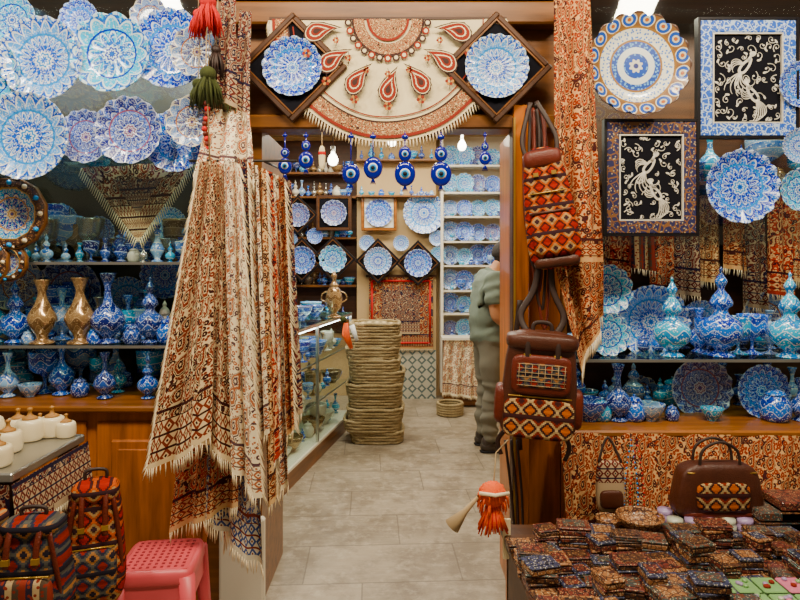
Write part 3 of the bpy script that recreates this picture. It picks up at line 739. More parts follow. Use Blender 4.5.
display('enamelware_display',RX0+.15,2.3,zR1+.001,3.1,3.2,18,.10,.24,16,EN)
b=MB(); cloth(b,P(560,432,2.74),P(830,436,2.74),P(566,545,2.62),P(830,545,2.62),M['fG'],4,.016,70,30,True,0,0,.04)
b.build('printed_cover_cloth',recenter=True)

# ============================================================ right front stand with craft boxes
zt=.50; tx0,tx1,ty0,ty1=.42,2.1,1.72,2.52
b=MB(); b.box(((tx0+tx1)/2,(ty0+ty1)/2,zt-.02),(tx1-tx0,ty1-ty0,.04),M['woodD'],None,.006)
for x in(tx0+.05,tx1-.05):
    for y in(ty0+.05,ty1-.05): b.box((x,y,(zt-.04)/2),(.06,.06,zt-.04),M['woodO'])
b.box(((tx0+tx1)/2,ty0+.03,.28),(tx1-tx0-.1,.02,.36),M['fC']); b.box((tx0+.03,(ty0+ty1)/2,.28),(.02,ty1-ty0-.1,.36),M['woodD'])
b.build('display_table')
b=MB(); rd=random.Random(4)
yy=1.77
while yy<2.36:
    xx=tx0-.01+rd.uniform(0,.02)
    while xx<1.62:
        w=rd.uniform(.055,.13); d=rd.uniform(.06,.095); z=zt
        if xx>1.0 and yy<2.0: break
        for k in range(rd.choice((1,2,3,4))):
            h=rd.uniform(.016,.034)
            T=TR((xx+w/2,yy,z+h/2),(0,0,rd.uniform(-.25,.25)))
            m=rd.choice(KH[:4]+KH[:2]); b.box((0,0,0),(w,d,h*.62),m,T@TR((0,0,-h*.19)),.003); b.box((0,0,0),(w*1.03,d*1.03,h*.3),rd.choice(KH),T@TR((0,0,h*.33)),.003)
            b.box((0,0,0),(w*.7,d*.66,.003),rd.choice((KH[3],KH[1],KH[2],KH[4],KH[0])),T@TR((0,0,h*.5)))
            z+=h
        xx+=w+rd.uniform(.0,.012)
    yy+=.088
b.build('inlaid_trinket_boxes',recenter=True)
b=MB(); pk=[plain('pink_plastic_tub',(.66,.26,.36),.3),plain('clear_tub',(.60,.62,.52),.2),plain('green_tub',(.30,.48,.24),.3),plain('lilac_tub',(.42,.33,.50),.3)]
for i in range(12):
    for j in range(3):
        x=1.04+i*.082; y=1.76+j*.10
        m=rd.choice(pk)
        b.box((x,y,zt+.02),(.07,.085,.036),pk[1] if rd.random()<.4 else m,None,.006); b.box((x,y,zt+.043),(.074,.088,.01),rd.choice((pk[1],pk[0],pk[2])),None,.004)
        for q in range(4): b.sq(.018,.018,.012,rd.choice(pk+[maroon]),.9,TR((x+rd.uniform(-.022,.022),y+rd.uniform(-.03,.03),zt+.052)),8,6)
b.build('plastic_tubs',recenter=True)
b=MB()
for i in range(6):
    for j in range(2):
        x=1.10+i*.07; y=2.40+j*.09
        b.lathe([(0,0),(.03,0),(.034,.05),(.028,.055),(.03,.06),(.03,.075),(0,.078)],pk[3 if (i+j)%3 else 1],16,TR((x,y,zt)),1)
b.build('spice_jars',recenter=True)
for (x,y,R,h) in((640,2.46,.095,.06),(608,2.46,.05,.05)):
    b=MB(); b.lathe([(0,0),(.5,0),(.55,.1),(.85,.5),(1,1),(.95,1),(.8,.55),(0,.2)],KH[3],28,None,2,(R,R,h)); b.build('inlaid_bowl',(X_(x,y),y,zt))
for i,(x,hs) in enumerate(((775,3),(795,4))):
    b=MB()
    for k in range(hs): b.box((0,0,k*.04+.02),(.22-.01*k,.14,.036),KH[(i+k)%4],None,.005)
    b.build('inlaid_box_stack',(X_(x,2.42),2.42,zt))

# ============================================================ bags
def ribbon(b,pts,w,mat,th=.004):
    b.tube(smooth3(pts),w,mat,6,flat=th/w)
def smooth3(p,k=6):
    p=[Vector(q) for q in p]; o=[];n=len(p)
    for i in range(n-1):
        a,b_,c,d=p[max(i-1,0)],p[i],p[i+1],p[min(i+2,n-1)]
        for q in range(k):
            t=q/k; o.append(.5*((2*b_)+(-a+c)*t+(2*a-5*b_+4*c-d)*t*t+(-a+3*b_-3*c+d)*t**3))
    o.append(p[-1]); return o
Yb=2.48; s=Yb/FOC
b=MB(); w,h,d=72*s,108*s,.13
taper=lambda p: Vector((p.x*(1-.10*p.z/(h/2))+.004*mnoise.noise(p*14),p.y+.008*mnoise.noise(p*11),p.z))
b.sq(w,d,h,M['leather'],.4,None,36,24,taper)
b.sq(w*.94,.03,h*.36,M['kil2'],.35,TR((0,-d*.5,-h*.29)),28,10)
b.sq(w*.80,.05,h*.36,M['leatherR'],.35,TR((0,-d*.49,h*.11)),28,10)
b.sq(w*.66,.02,h*.22,M['kil3'],.3,TR((0,-d*.49-.02,h*.11)),24,8)
for i in range(8): b.tube([(-w*.30+i*w*.086,-d*.49-.031,h*.02),(-w*.30+i*w*.086,-d*.49-.031,h*.21)],.0012,M['cord'],5)
for i in range(6): b.tube([(-w*.32,-d*.49-.031,h*.02+i*h*.038),(w*.32,-d*.49-.031,h*.02+i*h*.038)],.0012,M['cord'],5)
b.sq(w*.98,d*1.15,h*.16,M['leather'],.5,TR((0,-.01,h*.40)),28,10)
b.tube([(-w*.42,-d*.56,-h*.09),(w*.42,-d*.56,-h*.09)],.003,M['gold'],6)
for sx in(-1,1):
    b.sq(w*.2,d*.8,h*.36,M['leatherR'],.5,TR((sx*w*.50,0,-h*.2)),16,10)
    b.box((sx*w*.2,-d*.60,h*.28),(.028,.012,.02),M['gold'],None,.003)
    ribbon(b,[(sx*w*.2,-d*.55,h*.46),(sx*w*.2,-d*.63,h*.38),(sx*w*.2,-d*.62,h*.2)],.012,M['strap'])
    ribbon(b,[(sx*w*.18,.02,h*.45),(sx*w*.30,.05,h*.62),(sx*w*.12,.06,h*.9),(sx*.02,.07,h*1.35)],.014,M['strap'])
    ribbon(b,[(sx*w*.3,.05,-h*.4),(sx*w*.5,.09,-h*.6),(sx*w*.45,.09,-h*.75)],.01,M['strap'])
ribbon(b,[(-.04,0,h*.46),(-.03,0,h*.56),(.03,0,h*.56),(.04,0,h*.46)],.009,M['strap'])
b.build('leather_backpack',P(539,384,Yb),(0,.06,-.15))
b=MB(); Yu=2.52; s=Yu/FOC; w,h,d=48*s,122*s,.10
b.sq(w,d,h,M['kil'],.5,None,28,18,lambda p:Vector((p.x*(1-.22*p.z/(h/2)),p.y+.008*mnoise.noise(p*12),p.z)))
b.sq(w*.86,.04,h*.34,M['kil'],.4,TR((0,-d*.46,-h*.22)),24,8); b.sq(w*.80,d*1.1,h*.16,M['leatherR'],.5,TR((0,0,h*.40)),24,8)
b.tube([(-w*.42,-d*.58,-h*.04),(w*.42,-d*.58,-h*.04)],.006,M['leather'],6)
b.tube([(-w*.38,-d*.55,h*.12),(w*.38,-d*.55,h*.12)],.003,M['gold'],6); b.sq(w*.95,d*1.04,h*.10,M['leather'],.5,TR((0,0,-h*.44)),24,8)
for sx in(-1,1): ribbon(b,[(sx*w*.3,0,h*.42),(sx*w*.34,.01,h*.6),(sx*.012,.03,h*.90)],.010,M['strap']); b.box((sx*w*.18,-d*.58,h*.27),(.02,.01,.016),M['gold'])
b.build('kilim_shoulder_bag',P(549,208,Yu),(0,-.14,-.2))
b=MB()
for k in range(5):
    x=527+k*3.2; ribbon(b,[P(x,108,2.6),P(x-3+2*k,150,2.58),P(x-2,215+k*16,2.56),P(x+6,255+k*18,2.56),P(x+10,215,2.58),P(x+4,110,2.6)],.007,M['strap'] if k%2 else M['leatherR'])
b.tube([P(536,106,2.59),P(536,104,2.79)],.008,M['iron'],8); b.build('leather_strap_bundle')
b=MB(); 
for k in range(3): ribbon(b,[P(505+k*6,440,2.66),P(512+k*5,500,2.64),P(518+k*3,585,2.64)],.006,M['strap'])
ribbon(b,[P(520,300,2.66),P(515,360,2.66),P(520,450,2.66)],.012,M['strap']); b.build('leather_straps',recenter=True)
b=MB(); Yq=2.46; s=Yq/FOC; w,h,d=84*s,54*s,.11
b.sq(w,d,h,M['leather'],.4,None,32,16,lambda p:Vector((p.x*(1-.12*p.z/(h/2)),p.y,p.z)))
b.sq(w*.62,.03,h*.5,M['kil2'],.4,TR((0,-d*.5,-h*.05)),26,8); b.sq(w*.98,d*1.06,h*.14,M['leatherR'],.5,TR((0,0,-h*.40)),26,8)
b.tube([(-w*.40,-d*.42,h*.36),(w*.40,-d*.42,h*.36)],.004,M['gold'],6)
for sy in(-.03,.03): b.tube(smooth3([(-w*.24,sy,h*.40),(-w*.2,sy,h*.75),(0,sy,h*.9),(w*.2,sy,h*.75),(w*.24,sy,h*.40)]),.006,M['strap'],8)
b.build('leather_handbag',(X_(716,Yq),Yq,zt+.06+h/2)); simplebox('wooden_riser',X_(672,2.46),X_(757,2.46),2.40,2.51,zt,zt+.0595,KH[1],.004)
b=MB(); c=P(610,486,2.58); b.sq(.12,.04,.22,M['fC'],.5,TR(c),20,12); b.sq(.1,.03,.08,M['leather'],.5,TR(c+Vector((0,-.02,-.05))),16,8)
ribbon(b,[c+Vector((-.05,0,.10)),c+Vector((0,.03,.2)),c+Vector((.05,0,.10))],.006,M['strap']); b.build('small_cloth_pouch',recenter=True)
b=MB()
for k,m in enumerate((M['greenyarn'],M['evilL'],M['cord'],M['redyarn'])):
    for i in range(46):
        t=i/45; x=628+k*3+7*sin(pi*2*t); y=440+sin(pi*t)*82; b.sq(.009,.009,.009,m,1.,TR(P(x,y,2.60)),6,5)
b.build('bead_necklaces',recenter=True)

# ============================================================ orange doll and horn
b=MB(); Yd=2.42
c=P(493,494,Yd); b.sq(.105,.10,.10,M['orangeyarn'],1.,TR(c),18,12)
for i in range(90):
    a=random.uniform(0,6.28); el=random.uniform(-1.2,1.4); dd=Vector((cos(a)*cos(el),sin(a)*cos(el),sin(el)))
    p=c+dd*.044; b.tube([p,p+dd*.014+Vector((0,0,-.008)),p+dd*.020+Vector((0,0,-.045))],[.004,.004,.0015],M['orangeyarn'],4)
for i in range(50):
    a=2*pi*i/50; b.tube([c+Vector((cos(a)*.014,sin(a)*.014,-.035)),c+Vector((cos(a)*.06,sin(a)*.05,-.12-random.random()*.04))],[.005,.003],M['redyarn'] if i%3==0 else M['orangeyarn'],4)
b.tube([c+Vector((-.058,-.03,.014)),c+Vector((0,-.062,.018)),c+Vector((.058,-.03,.014))],.008,M['fringe'],6)
b.tube([c,c+Vector((.02,.05,.15)),P(508,440,2.62)],.003,M['cord'],5)
b.box(c+Vector((.055,.0,-.18)),(.03,.01,.16),M['creamcloth']); 
b.build('orange_yarn_doll',recenter=True)
b=MB(); p=P(478,497,Yd); q=P(452,526,Yd)
b.tube([p,(p*.5+q*.5),q,q+(q-p)*.02],[.007,.012,.034,.030],M['cord'],16); b.tube([P(484,492,Yd),p],[.006,.007],M['woodD'],8); b.tube([P(486,494,Yd),P(494,488,Yd+.02)],.002,M['cord'],5)
b.build('wooden_horn',recenter=True)

# ============================================================ left foreground stand
sx0,sx1,sy0,sy1,sz=-2.0,-1.165,1.80,2.22,.965
b=MB(); b.box(((sx0+sx1)/2,(sy0+sy1)/2,sz-.015),(sx1-sx0,sy1-sy0,.03),M['steel'],None,.005)
for x in(sx0+.04,sx1-.04):
    for y in(sy0+.04,sy1-.04): b.box((x,y,(sz-.03)/2),(.05,.05,sz-.03),M['woodD'])
b.box(((sx0+sx1)/2,(sy0+sy1)/2,.32),(sx1-sx0-.06,sy1-sy0-.06,.02),M['woodD']); b.build('side_table')
b=MB()
cloth(b,(sx1+.006,sy0-.01,sz-.03),(sx1+.006,sy1+.01,sz-.03),(sx1+.03,sy0-.02,sz-.18),(sx1+.03,sy1,sz-.18),M['fC'],0,.0,10,10,True)
def ft(u,v): return (sx0+(sx1-sx0)*u,sy0-.012-.012*sin(u*30)*v,sz-.03-.24*v)
b.sheet(ft,60,10,M['fC'],(.9,.24))
def lower(u,v): return (sx1+.02+.02*sin(u*20),sy0-.02+(sy1-sy0)*u,sz-.16-.36*v)
b.sheet(lower,30,10,M['fC'],(.4,.3)); b.build('stand_cloth')
for i,(x,y,R) in enumerate(((8,452,13),(30,440,13),(52,436,12),(-12,440,14),(18,430,11),(66,432,9),(-2,466,13),(40,428,9))):
    Y=FOC*(EYE-sz)/(y-HOR); R=R/FOC*Y
    if Y>sy1-.03: Y=sy1-.04
    b=MB(); b.lathe([(0,0),(.8*R,0),(1.0*R,.3*R),(1.02*R,1.0*R),(.9*R,1.5*R),(.62*R,1.62*R),(.6*R,1.55*R),(0,1.4*R)],M['pot'],28,None,2)
    b.lathe([(.5*R,1.5*R),(.55*R,1.7*R),(.2*R,1.9*R),(.14*R,2.2*R),(.22*R,2.4*R),(0,2.5*R)],M['wick'],16,None,2)
    b.build('alabaster_pot',(X_(x,Y),Y,sz+.001))
def sidebag(px,py,wp,hp,Y,m1,m2,rot,nm='kilim_backpack'):
    b=MB(); s=Y/FOC; w,h,d=wp*s,hp*s,.12
    b.sq(w,d,h,m1,.5,None,28,18,lambda p:Vector((p.x*(1-.16*p.z/(h/2)),p.y*(1-.25*p.z/(h/2))+.01*mnoise.noise(p*12),p.z)))
    b.sq(w*.8,.05,h*.38,m2,.45,TR((0,-d*.5,-h*.2)),24,10); b.sq(w*.84,d*.95,h*.16,m1,.6,TR((0,0,h*.40)),24,10)
    b.tube([(-w*.36,-d*.56,-.0),(w*.36,-d*.56,0)],.003,M['gold'],6)
    for sx in(-1,1):
        ribbon(b,[(sx*w*.25,-.02,h*.44),(sx*w*.35,-.05,h*.3),(sx*w*.46,-.05,-h*.1),(sx*w*.4,-.02,-h*.42)],.008,M['leatherR'])
        ribbon(b,[(sx*w*.2,-d*.4,h*.42),(sx*w*.2,-d*.56,h*.30),(sx*w*.2,-d*.64,h*.1)],.009,M['leatherR']); b.box((sx*w*.2,-d*.63,h*.16),(.02,.01,.016),M['gold'])
    b.tube(smooth3([(-.03,0,h*.46),(-.03,.0,h*.56),(.03,0,h*.56),(.03,0,h*.46)]),.006,M['strap'],6)
    b.build(nm,P(px,py,Y),(0,0,rot))
sidebag(34,566,68,104,1.72,M['kil3'],M['stripe'],.1); sidebag(-22,560,60,100,1.73,M['kil'],M['kil3'],0); sidebag(96,540,52,124,2.06,M['kil'],M['kil3'],.35)

# ============================================================ pink stool
b=MB(); Ys=2.30; c=Vector((X_(160,Ys),Ys+.02,0)); H_=Z_(556,Ys); hw=.145
def ringsq(r,z,n=40,e=.3):
    pw=lambda q: math.copysign(abs(q)**e,q)
    return [(r*pw(cos(2*pi*i/n)),r*pw(sin(2*pi*i/n)),z) for i in range(n)]
lay=[(hw*.84,H_-.003),(hw*.93,H_-.006),(hw*.97,H_-.02),(hw*.99,H_-.05),(hw*.97,H_-.055)]
vs=[];
for r,z in lay: vs+=ringsq(r,z)
n=40; b.add(vs,[(j*n+i,j*n+(i+1)%n,(j+1)*n+(i+1)%n,(j+1)*n+i) for j in range(len(lay)-1) for i in range(n)],M['stool'])
b.box((0,0,H_-.008),(hw*1.66,hw*1.66,.010),M['stool'])
for ix in range(-4,5):
    for iy in range(-4,5): b.box((ix*.025,iy*.025,H_-.0025),(.010,.010,.003),M['hole'])
for sx in(-1,1):
    for sy in(-1,1):
        b.tube([(sx*hw*.80,sy*hw*.80,H_-.03),(sx*hw*1.02,sy*hw*1.02,0)],[.032,.02],M['stool'],8)
for q in range(4):
    T=Matrix.Rotation(q*pi/2,4,'Z'); b.box((0,-hw*.90,H_-.09),(hw*1.6,.012,.09),M['stool'],T,.003); b.box((0,-hw*.98,H_*.4),(hw*1.8,.012,.03),M['stool'],T,.003)
b.build('plastic_stool',c,(0,0,.12))

# ============================================================ interior glass counter
p0=Vector((X_(268,3.84),3.84,0)); p1=Vector((X_(352,5.89),5.89,0)); dr=(p1-p0); L=dr.length; ang=atan2(dr.y,dr.x)
def counter():
    b=MB(); D=.55; Hc=1.1
    b.box((L/2,D/2,.06),(L,D,.12),M['woodB']); b.box((L/2,D/2,.13),(L,D,.02),M['white'])
    for x in(0.012,L*.5,L-.012):
        for y in(.012,D-.012): b.box((x,y,Hc/2+.06),(.022,.022,Hc-.12),M['steel'])
    for y in(.012,D-.012): b.box((L/2,y,Hc-.011),(L,.026,.024),M['steel'])
    for x in(.012,L-.012): b.box((x,D/2,Hc-.011),(.026,D,.024),M['steel'])
    b.box((L/2,D/2,Hc+.005),(L,D,.008),M['shelfglass']); b.box((L/2,.004,Hc/2+.07),(L-.04,.005,Hc-.17),M['glass']); b.box((.004,D/2,Hc/2+.07),(.005,D-.04,Hc-.17),M['glass'])
    b.box((L/2,D-.004,Hc/2+.07),(L-.04,.008,Hc-.17),M['white'])
    for z in(.45,.78): b.box((L/2,D/2,z),(L-.05,D-.06,.01),M['glass']); b.box((L/2,.03,z),(L-.05,.006,.012),M['steel'])
    b.box((L/2,.05,Hc-.035),(L-.1,.02,.02),emis('added_counter_glow',(1,.97,.9),16.))  # glowing strip added under the top to brighten the wares inside
    b.build('glass_display_counter',p0,(0,0,ang)); 
    rd=random.Random(9); g=MB()
    wh=[silv[1],M['silver'],EN[3],EN[1],EN[0],M['brass']]
    for z in(.141,.456,.786):
        for r_ in range(2):
            n=15
            for i in range(n):
                x=.1+(L-.2)*i/(n-1); h=rd.uniform(.1,.22); k=rd.choice(('bottle','urn','goblet','bowl','jar'))
                if k in('bowl','jar'): h*=.6
                g.lathe(PR[k],rd.choice(wh),14,TR((x,.14+r_*.22,z)),2,(h,h,h))
    g.build('counter_enamelware',p0,(0,0,ang))
    t=MB()
    for i in range(9):
        x=.4+i*.19; T=TR((x,.2+.1*(i%2),Hc+.0095))
        h=rd.uniform(.06,.12); t.lathe(PR[rd.choice(('bowl','jar','goblet'))],rd.choice(EN+[M['brass']]),16,T,2,(h,h,h))
    t.build('countertop_enamelware',p0,(0,0,ang))
counter()
b=MB(); b.lathe([(0,0),(.09,0),(.09,.02),(.04,.05),(.05,.08),(.10,.15),(.11,.26),(.08,.36),(.05,.40),(.06,.42),(.03,.46),(.025,.5),(.04,.54),(.02,.58),(0,.6)],M['brass'],28,None,2,(.68,.68,.68))
for sx in(-1,1): b.tube(smooth3([(sx*.06,0,.13),(sx*.11,0,.16),(sx*.10,0,.21),(sx*.06,0,.23)]),.006,M['brass'],6)
b.tube([(0,-.06,.10),(0,-.11,.10),(0,-.12,.08)],.007,M['brass'],6); b.build('brass_samovar',(X_(334,5.3),5.3,1.11))

b=MB(); Yk=5.42; rw=.25; z=0; n=56
rd=random.Random(2)
for tray in range(10):
    ox,oy,sc=rd.uniform(-.022,.022),rd.uniform(-.018,.018),rd.uniform(.93,1.05)*(1-.006*tray)
    for k in range(4):
        r=rw*sc*(.94+.05*(k/3)); pts=[]
        for i in range(n+1):
            a=2*pi*i/n; pw=lambda q: math.copysign(abs(q)**.5,q)
            pts.append((ox+r*pw(cos(a)),oy+r*.85*pw(sin(a)),z+.014+.004*sin(a*9+k*pi)))
        b.tube(pts,.016,M['wicker'],8); z+=.0265
for i in range(3): b.sq(rw*1.8*(1-i*.2),rw*1.5*(1-i*.2),.03,M['wicker'],.6,TR((0,0,z-.03+i*.006)),28,8)
b.build('straw_basket_stack',(X_(375,Yk),Yk,.003))
b=MB(); c=Vector((X_(346,5.15),5.12,.98))
b.tube([c+Vector((0,0,.10)),c,c+Vector((.05,0,-.12))],[.02,.035,.015],M['orangeyarn'],10); b.tube([c+Vector((.05,0,.08)),c+Vector((.10,-.02,-.05))],[.025,.015],M['evilW'],10)
b.sq(.06,.06,.06,M['greenyarn'],1.,TR(c+Vector((-.02,0,.13))),12,8); b.build('felt_puppet',recenter=True)

# ============================================================ interior back wall
bx0,bx1=X_(439,7.2),1.88
rows=[(192,9),(216,9),(241,9),(265,9),(290,9),(313,9),(338,9)]
bk=random.Random(5)
b=MB(); b.box(((bx0+bx1)/2,7.185,1.95),(bx1-bx0,.02,2.3),M['white']); 
for x in(bx0+.015,bx1-.015): b.box((x,7.04,1.6),(.03,.30,3.0),M['white'])
for (y,R) in rows+[(165,9)]: b.box(((bx0+bx1)/2,7.05,Z_(y,6.95)-.012),(bx1-bx0-.06,.26,.02),M['white'])
b.build('white_shelving_unit')
for ri,(y,R) in enumerate(rows+[(165,9)]):
    z=Z_(y,6.95)
    for i in range(12):
        r=bk.uniform(.095,.125); x=bx0+.12+i*.165
        if x>bx1-.12: break
        inst('shelf_plate',PM[bk.choice((0,1,0,2,3,1))],(x,7.06-.03*(i%2),z+r*.99),(pi/2-.10,bk.uniform(0,1),0),r)
    display('shelf_enamelware',bx0+.08,bx1-.1,z-.0015,6.94,6.97,11,.07,.13,30+ri)
px0,px1=X_(357,7.05),X_(436,7.05)
simplebox('wall_panel',px0,px1,7.04,7.195,0,3.05,M['plaster'])
simplebox('wall_tile_panel',X_(398,7.03),px1,7.025,7.039,0,Z_(350,7.03),M['tile'])
b=MB(); cloth(b,P(369,277,7.0),P(433,277,7.0),P(369,349,7.0),P(433,349,7.0),M['rug'],2,.004,20,20,True,0,0,.03)
def rugc(u,v):
    p=P(382,290,6.985)*(1-u)*(1-v)+P(420,290,6.985)*u*(1-v)+P(382,334,6.985)*(1-u)*v+P(420,334,6.985)*u*v; return p
b.sheet(rugc,4,4,M['fC'],(.45,.5))
for (x0,y0,x1,y1) in((372,281,430,281),(372,343,430,343),(372,281,372,343),(430,281,430,343)): b.tube([P(x0,y0,6.985),P(x1,y1,6.985)],.012,M['redyarn'],4,flat=.3)
b.box(P(401,276,7.01),(.82,.03,.03),M['woodD'])
b.build('hung_rug',recenter=True)
for a in((298,215,40,2,0,12),(302,260,46,0,0,14),(333,259,46,1,0,14),(378,261,46,3,0,14),(418,263,46,0,0,14)):
    diamond(a[0],a[1],a[2],6.93,a[3],a[5],'blackv','black')
diamond(379,213,50,6.95,0,14,'white','woodH',0); diamond(334,213,50,6.93,2,13,'blackv','woodD',0)
plate(424,213,21,3,6.95,'hung_plate'); 
for (x,y,R,k) in((367,243,8,3),(401,243,8,3),(437,238,8,3),(438,254,8,1),(315,236,8,0),(290,240,8,3)): plate(x,y,R,k,6.95,'hung_plate')
lx0,lx1=-1.88,px0-.01
b=MB(); ys=(172,196,237,285,320)
b.box(((lx0+lx1)/2,7.185,1.9),(lx1-lx0,.02,2.3),M['woodD'])
for y in ys: b.box(((lx0+lx1)/2,7.09,Z_(y,6.99)-.012),(lx1-lx0,.2,.024),M['woodB'])
b.build('wooden_shelving_unit')
for i,y in enumerate(ys): display('shelf_enamelware',lx0+.05,lx1-.05,Z_(y,6.99)-.0005,7.02,7.14,18,.12,.22,50+i,EN+[M['brass']]+silv)
display('top_shelf_enamelware',px0,px1,Z_(196,6.95),6.93,6.97,8,.10,.16,77); 
b=MB(); b.box(((px0+px1)/2,6.95,Z_(196,6.95)-.01),(px1-px0,.17,.018),M['woodB']); b.box(((px0+px1)/2,6.95,Z_(160,6.95)-.01),(px1-px0,.17,.018),M['woodB']); b.build('wooden_display_ledge')
display('top_shelf_enamelware',px0,px1,Z_(160,6.95),6.93,6.97,8,.10,.2,78)
b=MB()
for z in(.6,1.05,1.5,1.95,2.4): b.box((-1.75,5.4,z-.012),(.28,3.2,.024),M['woodH'])
b.build('side_shelving')
for zi,z in enumerate((.6,1.05,1.5,1.95,2.4)):
    rd=random.Random(zi); g=MB()
    for i in range(18):
        h=rd.uniform(.14,.3); g.lathe(PR[rd.choice(('bottle','urn','jar','goblet'))],rd.choice(EN+[M['brass']]),14,TR((-1.72,3.95+i*.17,z)),2,(h,h,h))
    g.build('side_shelf_enamelware',recenter=True)
b=MB(); b.box((X_(461,6.7),6.72,.38),(.40,.2,.72),M['woodB']); cloth(b,(X_(444,6.6),6.60,.745),(X_(478,6.6),6.60,.745),(X_(441,6.6),6.57,.16),(X_(480,6.6),6.57,.10),M['fD'],3,.03,30,20,True,0,0,.03); b.box((X_(461,6.7),6.70,.755),(.44,.26,.025),M['white']); b.build('textile_rack')
b=MB()
for k in range(5):
    b.tube([( .13*cos(2*pi*i/24),.13*sin(2*pi*i/24),.016+k*.026) for i in range(25)],.015,M['wicker'],7)
b.build('round_basket',(X_(450,6.3),6.3,0))
def pend(x,y,z):
    b=MB(); b.lathe([(0,-.05),(.03,-.04),(.045,0),(.03,.04),(.015,.06),(.015,.09),(0,.09)],M['bulb'],20,None,2); b.lathe([(.02,.07),(.02,.12),(0,.12)],M['steel'],16,None,1)
    b.tube([(0,0,.12),(0,0,3.1-z)],.004,M['strap'],6); b.build('pendant_bulb',(x,y,z))
pend(X_(333,5.2),5.2,Z_(160,5.2)); pend(X_(462,6.2),6.2,Z_(146,6.2)); pend(X_(392,6.4),6.4,Z_(142,6.4))

